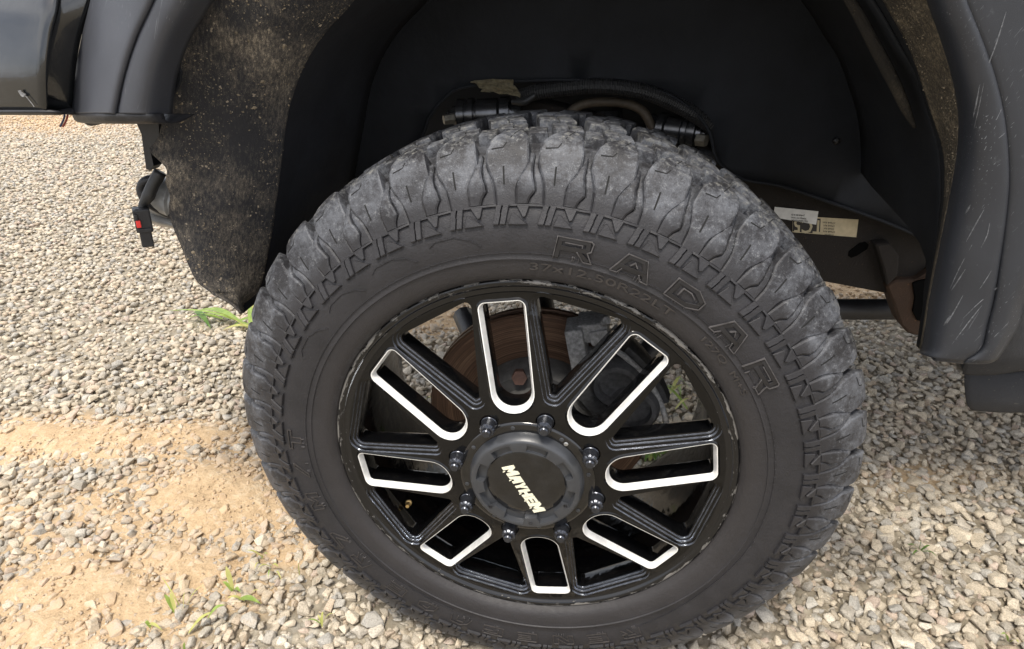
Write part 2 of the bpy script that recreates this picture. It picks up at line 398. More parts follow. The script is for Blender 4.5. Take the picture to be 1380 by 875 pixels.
def lugpt(th, s_, up=0.):
    y = np.interp(s_, LP[:, 0], LP[:, 1]); r = np.interp(s_, LP[:, 0], LP[:, 2])
    y -= up*.6 if s_ < .055 else 0; r += up*.8
    t = rad(th); return (r*math.cos(t), y, r*math.sin(t))
def lug_mesh(var):
    j = lambda x: random.uniform(-x, x)
    A = [(-.001, -1.65, 1.7), (.008, -1.65, 1.72), (.016, -1.6, 1.75), (.022, -1.85, 1.95), (.029, -2.4+j(.1), 2.3), (.036, -3.1, 2.8), (.0415, -3.45+j(.12), 3.15), (.0435, -3.45, 3.2),
         (.055, -3.35+j(.12), 3.05), (.067, -3.15, 2.65+j(.15)), (.077, -2.85, 1.95), (.086, -2.35, .95+j(.1)), (.0925, -1.7, .0), (.097, -1.2, -.5)]
    vs, fs, mi = [], [], []
    for s_, a, b in A:
        w = b-a; d = min(.22, w*.2)
        for th, up, base in ((a-.45, 0, 1), (a-.06, -.0016, 0), (a+d, 0, 0), ((a+b)/2, .0002, 0), (b-d, 0, 0), (b+.06, -.0016, 0), (b+.45, 0, 1)):
            vs.append(wrap(th, s_, -.003) if base else lugpt(th, s_, up))
    k = 7
    for i in range(len(A)-1):
        for q in range(k-1): fs.append((i*k+q, i*k+q+1, (i+1)*k+q+1, (i+1)*k+q))
    fs.append(tuple(range(k))[::-1]); e = (len(A)-1)*k; fs.append(tuple(range(e, e+k))); mi = [0]*len(fs)
    def slit(pts, hw):
        for (t0, s0), (t1, s1) in zip(pts[:-1], pts[1:]):
            dx, dy = rad(t1-t0)*.46, s1-s0; l = math.hypot(dx, dy); nx, ny = math.degrees(-dy/l*hw/.46), dx/l*hw; o = len(vs)
            n_ = 3
            for q in range(n_+1):
                f = q/n_; t, z = t0+(t1-t0)*f, s0+(s1-s0)*f
                vs.extend((lugpt(t+nx, z+ny, .0004), lugpt(t-nx, z-ny, .0004)))
            for q in range(n_): fs.append((o+2*q, o+2*q+1, o+2*q+3, o+2*q+2)); mi.append(1)
    slit([(.35+j(.1), .0215), (.40, .0385)], .0011)
    slit([(-1.5+j(.2), .0915), (.1, .062), (.5, .056), (2.3, .0545)], .0007)
    return vs, fs, mi
def filler(var):
    j = lambda x: random.uniform(-x, x)
    A = [(-.001, 1.85, 4.40, .0030), (.006, 1.9, 4.05, .0040), (.013, 1.98, 3.30, .0055), (.022, 2.12, 3.45, .0075), (.030, 2.50, 3.75, .0085), (.038, 2.95, 3.85, .0080), (.048, 3.3, 3.9, .0055)]
    B = [(-.001, 4.55, 6.50, .0036), (.006, 4.2, 6.45, .0058), (.013, 3.45, 6.42, .0088), (.022, 3.6, 6.25, .0115), (.029, 3.9, 5.85, .0125), (.036, 4.0+j(.05), 5.3, .0122), (.043, 4.0, 5.0, .0100), (.050, 4.0, 4.9, .0070), (.062, 3.95, 4.85, .005)]
    return join([ribbon(A, 'a', .12), ribbon(B, 'b', .12)])
lugs = []
for v_ in range(6):
    lv, lf, lm_ = lug_mesh(v_)
    lme = mesh('shoulder_lug', lv, lf, lm_); lme.materials.append(M['rubber']); lme.materials.append(M['sipe'])
    bm = bmesh.new(); bm.from_mesh(lme); bmesh.ops.recalc_face_normals(bm, faces=[f for f in bm.faces if f.material_index == 0]); bm.to_mesh(lme); bm.free()
    sharp(lme, 20); lugs.append(lme)
ribs = [finish(*filler(0), 'groove_rib', 22)]
def slot_mesh():
    """sipe: narrow recess strip read as a dark raised-edge slit"""
    vs = []; 
    for s, h in ((.030, .0108), (.050, .0188)):
        for th in (.15, .45): vs.append(wrap(th, s, h+.0009))
    return vs
def prism(poly, s_h0, h, inset=.88, base=-.002):
    """poly in (theta, s): raised patch on the sidewall"""
    cx = sum(p[0] for p in poly)/len(poly); cs = sum(p[1] for p in poly)/len(poly)
    # subdivide edges a little so that it follows the sidewall
    vs = [wrap(th, s, base) for th, s in poly]+[wrap(th, s, h-.0008) for th, s in poly]+[wrap(cx+(th-cx)*inset, cs+(s-cs)*inset, h) for th, s in poly]
    n = len(poly); fs = []
    for k in (0, n):
        for i in range(n): fs.append((k+i, k+(i+1) % n, k+n+(i+1) % n, k+n+i))
    fs.append(tuple(range(2*n, 3*n))); return vs, fs
def chevron():
    P = PITCH_D; h = .0042; parts = []
    def q(u, s): return (-(u-.5)*P, s)     # u runs clockwise
    # slash block, split by its slit
    parts.append(prism([q(.17, -.0025), q(.295, -.0025), q(.255, -.0115), q(.265, -.013), q(.205, -.0255), q(.075, -.0255)], 0, h))
    parts.append(prism([q(.325, -.0025), q(.45, -.0025), q(.36, -.0255), q(.235, -.0255), q(.285, -.014), q(.278, -.0122)], 0, h))
    parts.append(prism([q(.45, -.0012), q(1.17, -.0012), q(1.17, -.0040), q(.45, -.0040)], 0, h*.8))
    parts.append(prism([q(.60, -.003), q(.88, -.003), q(.81, -.0165), q(.755, -.0175)], 0, h))
    parts.append(prism([q(.505, -.0115), q(.56, -.0118), q(.86, -.0255), q(.42, -.0255)], 0, h))
    return join(parts)
chev = finish(*chevron(), 'shoulder_chevron', 25)
def block(th0, th1, y0, y1, skew=0., sipes=(), rtop=.4735, cut=0.):
    """tread block on the crown, (theta, y) outline with slanted sides; sipes split it"""
    out = []; ed = [th0]+[x for sp in sipes for x in (sp-.10, sp+.10)]+[th1]
    for a, b in zip(ed[0::2], ed[1::2]):
        pts = []
        for th, y in ((a, y0), (b, y0), (b, y1-cut), ((a+b)/2, y1), (a, y1)): pts.append((th+skew*(y-y0)/max(1e-6, y1-y0), y+random.uniform(-.0015, .0015)))
        cx = sum(p[0] for p in pts)/5; cy = sum(p[1] for p in pts)/5
        def P3(th, y, r):
            r -= .9*(abs(y-.145)/.145)**3*.008; t = rad(th); return (r*math.cos(t), y, r*math.sin(t))
        vs = [P3(cx+(p[0]-cx)*1.10, cy+(p[1]-cy)*1.10, .450) for p in pts]+[P3(*p, rtop-.0016) for p in pts]+[P3(cx+(p[0]-cx)*.88, cy+(p[1]-cy)*.88, rtop) for p in pts]
        fs = []
        for k in (0, 5):
            for i in range(5): fs.append((k+i, k+(i+1) % 5, k+5+(i+1) % 5, k+5+i))
        fs.append(tuple(range(10, 15))); out.append((vs, fs))
    return out
rows = []
rows.append(finish(*join(block(-1.5, 1.4, .062, .092, .3, (), .4725) + block(1.7, 4.0, .080, .110, .5, (), .4735, .003) + block(4.1, 6.5, .084, .116, .6, (), .474, .006)), 'tread_block', 45))
rows.append(finish(*join(block(-3.0, 2.9, .124, .158, 1.2, (-.2,), .4765, .008)), 'tread_block', 45))
rows.append(finish(*join(block(-3.6, 2.2, .168, .200, -1.2, (-.7,), .4760, .006)), 'tread_block', 45))
rows.append(finish(*join(block(-2.9, 2.2, .210, .262, -1.0, (-.6,), .4740, .01)), 'tread_block', 45))
OFFS = [3.3, 1.0, 3.1, 0.]
TH_SL = 95.2       # a slash of the sidewall pattern sits at this angle
for i in range(NP_):
    th = TH_SL + PITCH_D*i
    for me_, nm, off in ((chev, 'shoulder_chevron', -1.6), (lugs[(i*5) % 6], 'shoulder_lug', -.7), (ribs[0], 'groove_rib', -.7)):
        o = new_obj(nm, me_, tyre); o.rotation_euler = (0, -rad(th+off), 0)
    for me_, off in zip(rows, OFFS):
        o = new_obj('tread_block', me_, tyre); o.rotation_euler = (0, -rad(th+off+random.uniform(-.3, .3)), 0)

def wrap_text(body, th_c, r_c, wdt, hgt, h, nm, ext=.5, bev=.0, off=.0, shear=0., parent=None, res=3, mat_=None):
    me = text_mesh(body, .5, bev, off, shear, res)
    co_ = np.empty(len(me.vertices)*3); me.vertices.foreach_get('co', co_); co_ = co_.reshape(-1, 3)
    mn, mxx = co_.min(0), co_.max(0); c = (mn+mxx)/2; sc = np.array([wdt, hgt])/(mxx-mn)[:2]
    new = []
    for x, y, z in co_:
        X = (x-c[0])*sc[0]; Y = (y-c[1])*sc[1]; hh = h if z > 0 else -.002
        new.append(wrap(th_c - math.degrees(X/r_c), S_OF_R(r_c+Y), hh))
    me.vertices.foreach_set('co', np.array(new).ravel()); me.update()
    o = new_obj(nm, me, parent or tyre, (mat_ or M['rubber'],)); return o
def blocky(ch):
    """angular outlined letters; polylines on a 1 x 1 cell"""
    G = {'R': [[(0, 0), (.12, 1), (.9, 1), (1, .9), (.97, .52), (.72, .47), (.98, 0)], [(.36, .68), (.72, .68)], [(.45, .42), (.62, 0)]],
         'A': [[(-.05, 0), (.10, .62), (.45, 1), (.95, .85), (1.05, 0)], [(.35, .55), (.66, .55)], [(.32, .3), (.35, -.02)], [(.7, .3), (.70, -.02)]],
         'D': [[(0, .02), (.08, .62), (.45, 1), (.95, .80), (1, .25), (.6, 0), (0, .02)], [(.40, .3), (.45, .62), (.7, .6)]],
         'E': [[(1, .02), (0, 0), (0, 1), (1, .98)], [(.30, .50), (.92, .50)], [(.3, .28), (.95, .28)], [(.3, .74), (.95, .74)]],
         'N': [[(0, 0), (0, 1), (.35, 1), (.75, .35), (.75, 1), (1, 1), (1, 0), (.65, 0), (.25, .62), (.25, 0), (0, 0)]],
         'G': [[(1, .8), (1, 1), (0, 1), (0, 0), (1, 0), (1, .5), (.5, .5)], [(.25, .25), (.25, .75), (.75, .75)]],
         '7': [[(0, .78), (0, 1), (1, 1), (.98, .7), (.5, 0), (.22, 0), (.68, .75), (0, .78)]],
         'M': [[(0, 0), (0, 1), (.28, 1), (.5, .55), (.72, 1), (1, 1), (1, 0), (.76, 0), (.76, .6), (.5, .2), (.24, .6), (.24, 0), (0, 0)]],
         '/': [[(.1, 0), (.7, 1), (.9, 1), (.3, 0), (.1, 0)]],
         'T': [[(.36, 0), (.36, .75), (0, .75), (0, 1), (1, 1), (1, .75), (.64, .75), (.64, 0), (.36, 0)]]}
    return G[ch]
BOLD = {'R': [[(.0, -.02), (.08, .93), (.88, .93), (.90, .50), (.16, .46)], [(.55, .46), (.95, -.02)]], 'A': [[(0, 0), (.30, .93), (.72, .93), (1., 0)], [(.16, .33), (.86, .33)]],
        'D': [[(.04, .06), (.10, .93), (.66, .93), (.97, .66), (.97, .32), (.64, .06), (.04, .06)]]}
OUTL = {'R': [[(-.10, -.12), (-.02, 1.03), (.96, 1.03), (1.02, .93), (1.0, .52), (.90, .42), (1.10, -.12), (.84, -.12), (.60, .36)], [(.22, .76), (.72, .76), (.72, .63)]],
        'A': [[(-.12, -.08), (.22, 1.03), (.80, 1.03), (1.12, -.08), (.86, -.08), (.76, .20)], [(.40, .50), (.50, .72), (.62, .50)], [(-.12, -.08), (.10, -.08), (.20, .2)]],
        'D': [[(-.08, -.06), (.0, 1.03), (.72, 1.03), (1.08, .72), (1.08, .25), (.72, -.06), (-.08, -.06)], [(.28, .28), (.30, .72), (.58, .72), (.76, .56)]]}
def letter(ch, th_c, r_c, wdt, hgt, fill=True, hw=.0030, h=.0022):
    to = lambda x, y: (th_c - math.degrees((x-.5)*wdt/r_c), S_OF_R(r_c+(y-.5)*hgt))
    def strokes(G, hw, h):
        out = []
        for pl in G:
            for (x0, y0), (x1, y1) in zip(pl[:-1], pl[1:]):
                dx, dy = (x1-x0)*wdt, (y1-y0)*hgt; l = math.hypot(dx, dy); nx, ny = -dy/l*hw/wdt, dx/l*hw/hgt; ex, ey = dx/l*hw/wdt, dy/l*hw/hgt
                q = [to(x0-ex+nx, y0-ey+ny), to(x1+ex+nx, y1+ey+ny), to(x1+ex-nx, y1+ey-ny), to(x0-ex-nx, y0-ey-ny)]
                out.append(prism(q, 0, h+random.uniform(0, .0001), .86, -.001))
        return out
    body = strokes(BOLD[ch] if fill else blocky(ch), hw, h); edge = []
    if fill: edge = strokes(OUTL[ch], .00062, h+.0007)
    for k in range(4):       # little spew drips under the letter
        x = random.uniform(.1, .95); edge.append(prism([to(x, .05), to(x+.02, .05), to(x+.02, -.22), to(x, -.22)], 0, .0016, .8, -.001))
    vb, fb = join(body); ve, fe = join(edge)
    me = mesh('raised_letter', vb+ve, fb+[tuple(i+len(vb) for i in f) for f in fe], [0]*len(fb)+[1]*len(fe))
    me.materials.append(M['letter'] if fill else M['faintedge']); me.materials.append(M['worn'])  # paler rubber paints in the light that the raised outlines catch
    bm = bmesh.new(); bm.from_mesh(me); bmesh.ops.recalc_face_normals(bm, faces=bm.faces[:]); bm.to_mesh(me); bm.free(); sharp(me, 20)
    return new_obj('raised_letter', me, tyre)
for ch, th in zip('RADAR', (81.5, 69.5, 57.6, 45.2, 33.5)): letter(ch, th, .3545, .041, .0240)
for ch, th in zip('RENEGADER7M/T', (-60.5, -70, -79.5, -89.5, -99, -108.5, -118.5, -128.5, -141.5, -150, -163.5, -173.5, 177)):
    letter(ch, th, .3595, .034, .020, False, .0007, .0016)
wrap_text('37x12.50R22LT', 73.5, .3235, .190, .0100, .0014, 'size_lettering', mat_=M['faintedge'])
wrap_text('127Q  M+S', 39.0, .3235, .100, .0100, .0014, 'size_lettering', mat_=M['faintedge'])
# thin curved ridges and vent spews on the sidewall
def ridge(pts, nm, hw=.0005, h=.0011):
    parts = []
    for (t0, r0), (t1, r1) in zip(pts[:-1], pts[1:]):
        dx, dy = rad(t1-t0)*.35, r1-r0; l = math.hypot(dx, dy); nt_, nr_ = -dy/l*hw, dx/l*hw
        q = [(t0+math.degrees(nt_/.35), S_OF_R(r0+nr_)), (t1+math.degrees(nt_/.35), S_OF_R(r1+nr_)), (t1-math.degrees(nt_/.35), S_OF_R(r1-nr_)), (t0-math.degrees(nt_/.35), S_OF_R(r0-nr_))]
        parts.append(prism(q, 0, h, .9, -.0008))
    return new_obj(nm, finish(*join(parts), nm, 20), tyre)
for t0 in (100, 114, 128, 142): ridge([(t0, .352), (t0+2, .362), (t0+5, .369), (t0+9, .369), (t0+10.5, .364)], 'raised_arc')
ridge([(t, .3415) for t in np.arange(-20, 250, 2.2)], 'raised_ring')
ridge([(t, .350+.01*math.sin(rad(t*3))) for t in np.arange(-58, -12, 2.)], 'mould_line')
sv = []
for i in range(420):
    th = random.uniform(0, 360)
    k = random.random()
    s = random.uniform(-.024, -.004) if k < .55 else (random.uniform(.004, .045) if k < .8 else S_OF_R(random.uniform(.335, .37)))
    hb = .0040 if k < .55 else (.0045 if k < .8 else .0)
    ln = random.uniform(.001, .0035); w_ = .025
    a = wrap(th-w_, s, hb); b_ = wrap(th+w_, s, hb); c_ = wrap(th, s+.0005, hb); d_ = wrap(th+random.uniform(-.3, .3), s-random.uniform(0, .002), hb+ln)
    sv.append(([a, b_, c_, d_], [(0, 1, 3), (1, 2, 3), (2, 0, 3)]))
o = new_obj('rubber_vent_spew', finish(*join(sv), 'rubber_vent_spew', 20), tyre); o['kind'] = 'stuff'

# ================================================================== WHEEL RIM
TH0 = math.degrees(1.7242)
def cone(r):
    return -.031 if r < .108 else (-.031*(.272-r)/(.272-.108) if r < .272 else 0.)
LIP = [(.012, .2945), (.004, .2985), (-.001, .2992), (-.0036, .2975), (-.0042, .2945), (-.0034, .2915), (-.0015, .2895), (.000, .2885), (.0008, .2870), (.0008, .2835), (.0012, .2800)]
v, f = lathe(LIP, 192)
BAR = [(.0075, .2835), (.030, .279), (.050, .268), (.10, .262), (.15, .264), (.235, .272), (.262, .283), (.285, .292), (.290, .297), (.286, .300), (.27, .294)]
v2, f2 = lathe(BAR, 128)
vs, fs = join([(v, f), (v2, f2)]); me = mesh('wheel_rim', vs, fs, [0]*len(f)+[1]*len(f2))
rim = new_obj('wheel_rim', me, truck, (M['lip'], M['gloss']), True); rim.location = (0, 0, HZ)
label(rim, 'gloss black alloy wheel with silver edged slots and chipped lip')

def rounded(poly, radii, d, n=7):
    """convex polygon (ccw), inset by d, corners rounded; same vertex count for every d"""
    m = len(poly); ln = []
    for i in range(m):
        a, b = Vector(poly[i]), Vector(poly[(i+1) % m]); t = (b-a).normalized(); nrm = Vector((-t.y, t.x)); ln.append((a+nrm*d, t, nrm))
    cs = []
    for i in range(m):
        p, t, _ = ln[i-1]; q, u, _ = ln[i]; den = t.x*u.y-t.y*u.x; w = q-p; k = (w.x*u.y-w.y*u.x)/den; cs.append(p+t*k)
    out = []
    for i in range(m):
        c = cs[i]; t0, t1 = ln[i-1][1], ln[i][1]; r = max(.0012, radii[i]-d)
        ang = math.acos(max(-1, min(1, t0.dot(t1)))); off = r*math.tan(ang/2)
        a = c-t0*off; ctr = a+ln[i-1][2]*r
        a0 = math.atan2((a-ctr).y, (a-ctr).x)
        for k in range(n+1): out.append((ctr.x+r*math.cos(a0+ang*k/n), ctr.y+r*math.sin(a0+ang*k/n)))
    return out
def dens(pts, step=.012):
    out = []
    for i in range(len(pts)):
        a, b = pts[i-1], pts[i]; l = math.dist(a, b); k = max(1, int(l/step))
        for j in range(k): out.append((a[0]+(b[0]-a[0])*j/k, a[1]+(b[1]-a[1])*j/k))
    return out
# slot outline in (u radial, v tangential)
SLOT = [(.1135, .0295), (.1135, -.0295), (.2690, -.0325), (.2690, .0325)]; SLOT_R = [.0285, .0285, .0105, .0105]
WIN = [(.128, -.0010), (.2775, -.0655), (.2775, .0655), (.128, .0010)]
WIN = [(.1395, .0035), (.1395, -.0035), (.2670, -.0645), (.2670, .0645)]; WIN_R = [.0035, .0035, .009, .009]
def rot2(p, a): c, s = math.cos(a), math.sin(a); return (p[0]*c-p[1]*s, p[0]*s+p[1]*c)
def ccw(poly): 
    a = sum(poly[i][0]*poly[(i+1) % len(poly)][1]-poly[(i+1) % len(poly)][0]*poly[i][1] for i in range(len(poly))); return a > 0
def fix(poly, rr):
    return (poly, rr) if ccw(poly) else (poly[::-1], rr[::-1])
SLOT, SLOT_R = fix(SLOT, SLOT_R); WIN, WIN_R = fix(WIN, WIN_R)
WOFF = -.0095
slot_out = dens(rounded(SLOT, SLOT_R, 0.)); win_out = dens(rounded(WIN, WIN_R, WOFF))
from mathutils.geometry import delaunay_2d_cdt
def circ(r, n): return [(r*math.cos(2*PI*i/n), r*math.sin(2*PI*i/n)) for i in range(n)]
pts, edges, holes = [], [], []
def add_loop(lp):
    o = len(pts); pts.extend(Vector(p) for p in lp); edges.extend((o+i, o+(i+1) % len(lp)) for i in range(len(lp)))
add_loop(circ(.2805, 144))
HOLES = []
for k in range(8):
    a = rad(TH0+45*k); s_ = [rot2(p, a) for p in slot_out]; w_ = [rot2(p, a+rad(22.5)) for p in win_out]
    n_ = [(.1042*math.cos(a+rad(22.5))+.0138*math.cos(2*PI*i/18), .1042*math.sin(a+rad(22.5))+.0138*math.sin(2*PI*i/18)) for i in range(18)]
    for h_ in (s_, w_, n_): add_loop(h_); HOLES.append(h_)
# a few inner points so that the cone keeps its form
for r_ in (.075, .09, .1085, .118, .135, .16, .19, .22, .25, .274):
    for i in range(96):
        p = (r_*math.cos(2*PI*i/96+.01), r_*math.sin(2*PI*i/96+.01)); pts.append(Vector(p))
def inside(p, poly):
    c = False; x, y = p; j = len(poly)-1
    for i in range(len(poly)):
        if (poly[i][1] > y) != (poly[j][1] > y) and x < (poly[j][0]-poly[i][0])*(y-poly[i][1])/(poly[j][1]-poly[i][1])+poly[i][0]: c = not c
        j = i
    return c
V2, _, F2, *_r = delaunay_2d_cdt(pts, edges, [], 0, 1e-6)
keep = []
for tri in F2:
    c = (sum(V2[i].x for i in tri)/3, sum(V2[i].y for i in tri)/3)
    if math.hypot(*c) > .2805 or math.hypot(*c) < .07: continue
    if any(inside(c, h_) for h_ in HOLES): continue
    keep.append(tuple(tri))
me = mesh('spoke_plate', [(p.x, cone(p.length), p.y) for p in V2], keep)
bm = bmesh.new(); bm.from_mesh(me); bmesh.ops.delete(bm, geom=[v for v in bm.verts if not v.link_faces], context='VERTS'); bmesh.ops.recalc_face_normals(bm, faces=bm.faces[:]); bm.to_mesh(me); bm.free()
plate = new_obj('spoke_plate', me, rim, (M['gloss'],), True)
def ring_loft(steps, poly, radii, mats_idx, ang, nm, mats_):
    """steps: (inset, depth below the spoke face)"""
    vs, fs, mi = [], [], []; n = None
    for d, y in steps:
        o_ = dens_same(poly, radii, d)
        n = len(o_)
        for (u_, v_) in o_: vs.append((u_, cone(math.hypot(u_, v_))+y, v_))
    for k in range(len(steps)-1):
        for i in range(n): fs.append((k*n+i, k*n+(i+1) % n, (k+1)*n+(i+1) % n, (k+1)*n+i)); mi.append(mats_idx[k])
    me = mesh(nm, vs, fs, mi)
    for m_ in mats_: me.materials.append(m_)
    sharp(me, 30); return me
def dens_same(poly, radii, d):
    base = rounded(poly, radii, d); out = []
    for i in range(len(base)):
        a, b = base[i-1], base[i]
        k = 12 if (i % 8) == 0 else 1
        for j in range(k): out.append((a[0]+(b[0]-a[0])*j/k, a[1]+(b[1]-a[1])*j/k))
    return out
slot_me = ring_loft([(-.0034, -.0001), (-.0016, -.0016), (-.0002, -.0021), (.0010, -.0018), (.0048, .0082), (.0056, .0115), (.0056, .034), (.0036, .040)], SLOT, SLOT_R, [1, 1, 0, 0, 1, 1, 1], 0, 'slot_edge', (M['alu'], M['gloss']))
win_me = ring_loft([(WOFF, .0), (WOFF+.0004, .0030), (WOFF+.0046, .0034), (WOFF+.0052, .0070), (WOFF+.0080, .0074), (WOFF+.0086, .0105), (WOFF+.0104, .0108), (WOFF+.0108, .0125), (WOFF+.0108, .036), (WOFF+.008, .042)], WIN, WIN_R, [1, 0, 1, 0, 1, 0, 0, 0, 0], 0, 'stepped_window', (M['gloss'], M['step']))
def nut_mesh():
    bm = bmesh.new(); n = 28; prev = None
    prof = [(-.010, .0120, 0), (.0, .0120, 0), (.0012, .0112, 0), (.0145, .0106, 1), (.0170, .0090, 1), (.0178, .0070, 0), (.0225, .0066, 0), (.0245, .0052, 0)]
    for y, r, fl in prof:
        ring = []
        for i in range(n):
            rr = r-(.0011 if (fl and (i % 4) in (0,)) else 0); t = 2*PI*i/n; ring.append(bm.verts.new((rr*math.cos(t), -y, rr*math.sin(t))))
        if prev:
            for i in range(n): bm.faces.new((prev[i], prev[(i+1) % n], ring[(i+1) % n], ring[i]))
        prev = ring
    bm.faces.new(prev); me = from_bm('lug_nut', bm); me.materials.append(M['nut']); sharp(me, 28); return me
nm_ = nut_mesh()
bare = nm_.copy(); bare.materials.clear(); bare.materials.append(M['chrome'])
def pocket_mesh():
    vs, fs = lathe([(0., .0138), (.0015, .0132), (.014, .0130), (.014, .004)], 18); me = mesh('nut_pocket', vs, fs); me.materials.append(M['gloss']); sharp(me, 40); return me
pk = pocket_mesh()
for k in range(8):
    a = rad(TH0+45*k)
    o = new_obj('slot_edge', slot_me, rim); o.rotation_euler = (0, -a, 0)
    if k == 0: label(o, 'bright machined edge round a slot')
    o = new_obj('stepped_window', win_me, rim); o.rotation_euler = (0, -(a+rad(22.5)), 0)
    b = a+rad(22.5); p = (.1042*math.cos(b), -.031, .1042*math.sin(b))
    o = new_obj('nut_pocket', pk, rim); o.location = p
    o = new_obj('lug_nut', nm_, rim); o.location = (p[0], p[1], p[2]); o.rotation_euler = (0, random.uniform(0, 1), 0)
# the worn tip of the nut at the lower right
o = new_obj('valve_stem', None, rim) if False else None
bm = bmesh.new(); a = rad(-144.5); c = Vector((.268*math.cos(a), .045, .268*math.sin(a)))
add_cyl(bm, c+Vector((.004, .006, .004)), c+Vector((.006, -.008, .008)), .004, .0032, 12, [(0, .0055), (.3, .0055), (.34, .004), (.6, .004), (.64, .0034), (1, .0032)])
me = from_bm('valve_stem', bm); sharp(me); new_obj('valve_stem', me, rim, (M['brass'],))

# centre cap
CAPY = -.031
def cap():
    vs, fs = lathe([(CAPY-.0002, .0985), (CAPY-.0022, .0975), (CAPY-.0026, .093), (CAPY-.0026, .0815)], 120)
    me = mesh('cap_base_ring', vs, fs); return me
capo = new_obj('centre_cap', None, None) if False else None
vs, fs = [], []; n = 192
def crenel(t):        # eight shallow scallops round the face
    x = (math.degrees(t)-TH0) % 45; return 1. if 9 < x < 36 else 0.
profs = []
for i in range(n):
    t = 2*PI*i/n; c_ = crenel(t)
    P = [(CAPY-.0024, .0835), (CAPY-.0075, .0825), (CAPY-.0155, .0788), (CAPY-.0175, .0765), (CAPY-.0180, .0745)]
    ri = .0715 if c_ else .0605
    P += [(CAPY-.0178, ri+.002), (CAPY-.0176, ri), (CAPY-.0096, ri-.0020), (CAPY-.0100, .0585), (CAPY-.0106, .0575), (CAPY-.0106, .0500)]
    profs.append(P)
k = len(profs[0])
for i, P in enumerate(profs):
    t = 2*PI*i/n
    for y, r in P: vs.append((r*math.cos(t), y, r*math.sin(t)))
for i in range(n):
    for j in range(k-1): a_, b_ = i*k+j, ((i+1) % n)*k+j; fs.append((a_, a_+1, b_+1, b_))
me = mesh('centre_cap', vs, fs); sharp(me, 28); cc = new_obj('centre_cap', me, truck, (M['satin'],)); cc.location = (0, 0, HZ)
label(cc, 'dark grey scalloped centre cap with cream lettering')
new_obj('cap_base_ring', cap(), cc, (M['capgloss'],), True)
vs, fs = lathe([(CAPY-.0112, .0575), (CAPY-.0118, .0568), (CAPY-.0128, .045), (CAPY-.0132, .025), (CAPY-.0134, .0005)], 96)
new_obj('badge_disc', mesh('badge_disc', vs, fs), cc, (M['capgloss'],), True)
def screw(r=.0032):
    bm = bmesh.new(); add_cyl(bm, (0, 0, 0), (0, -.0016, 0), r, r*.85, 12, [(0, r), (.7, r), (1, r*.8)]); add_cyl(bm, (0, -.0014, 0), (0, -.0019, 0), r*.45, r*.45, 6)
    me = from_bm('cap_screw', bm); me.materials.append(M['satin']); sharp(me); return me
sc_ = screw()
for i in range(8):
    a = rad(TH0+45*i+4); o = new_obj('cap_screw', sc_, cc); o.location = (.0905*math.cos(a), CAPY-.0022, .0905*math.sin(a))
sb = sc_.copy(); sb.materials.clear(); sb.materials.append(M['chrome'])
pq = at(763, 597, CAPY); o = new_obj('cap_screw', sb, cc); o.location = (pq.x, CAPY-.0024, pq.z-HZ); label(o, 'bright bare cap screw')
vs, fs = lathe([(CAPY-.0176, .0032), (CAPY-.0188, .0030), (CAPY-.0188, .0022), (CAPY-.0172, .0018), (CAPY-.0172, .0004)], 10)
fme = mesh('face_bolt', vs, fs); fme.materials.append(M['black'])
for px, py in ((661, 683), (715, 705), (762, 682)):
    q = at(px, py, CAPY-.0178); o = new_obj('face_bolt', fme, cc); o.location = (q.x, 0, q.z-HZ)
# logo lettering
p0, p1 = at(684, 629, CAPY-.014), at(729, 690, CAPY-.014); ang = math.atan2(p1.z-p0.z, p1.x-p0.x); ctr = (p0+p1)/2
TM = {'M': [[(0, 0), (0, 1), (.26, 1), (.5, .62), (.74, 1), (1, 1), (1, 0), (.72, 0), (.72, .5), (.5, .2), (.28, .5), (.28, 0)]],
      'A': [[(0, 0), (.22, 1), (1, 1), (1, 0), (.72, 0), (.72, .28), (.40, .28), (.32, 0)]],
      'Y': [[(.34, 0), (.34, .38), (0, 1), (.34, 1), (.5, .66), (.66, 1), (1, 1), (.64, .38), (.64, 0)]],
      'H': [[(0, 0), (0, 1), (.30, 1), (.30, .64), (.70, .64), (.70, 1), (1, 1), (1, 0), (.70, 0), (.70, .38), (.30, .38), (.30, 0)]],
      'E': [[(0, 0), (0, 1), (1, 1), (1, .78), (.32, .78), (.32, .62), (.92, .62), (.92, .40), (.32, .40), (.32, .22), (1, .22), (1, 0)]]}
LW = (p1-p0).length; ux = Vector((math.cos(ang), 0, math.sin(ang))); uy = Vector((-math.sin(ang), 0, math.cos(ang)))
widths = {'M': 1.25, 'A': .95, 'Y': .9, 'H': 1., 'E': .9}; word = 'MAYHEM'; tot = sum(widths[c] for c in word)*1.08; x = 0; HT = .0158
for ch in word:
    w = widths[ch]*LW/tot; bm = bmesh.new()
    yo = -.0015*math.sin(x/LW*3)
    poly = [ctr+ux*(x-LW/2+px_*w+.22*(py_-.5)*HT)+uy*((py_-.5)*HT*(1.12 if ch == 'M' else 1)+yo) for px_, py_ in TM[ch][0]]
    f = bm.faces.new([bm.verts.new((p.x, CAPY-.0130, p.z-HZ)) for p in poly])
    if ch in 'MAHE':
        dx_ = x-LW/2+w*.3; d0 = ctr+ux*(dx_)+uy*(-.5*HT); 
        q = [d0, d0+ux*.0011, d0+ux*.0011-uy*.0035, d0-uy*.0035]; bm.faces.new([bm.verts.new((p.x, CAPY-.0130, p.z-HZ)) for p in q])
    r = bmesh.ops.extrude_face_region(bm, geom=bm.faces[:]); bmesh.ops.translate(bm, verts=[g for g in r['geom'] if isinstance(g, bmesh.types.BMVert)], vec=(0, -.0016, 0))
    bmesh.ops.triangulate(bm, faces=[f for f in bm.faces if len(f.verts) > 4])
    new_obj('badge_letter', from_bm('badge_letter', bm), cc, (M['cream'],)); x += w*1.08

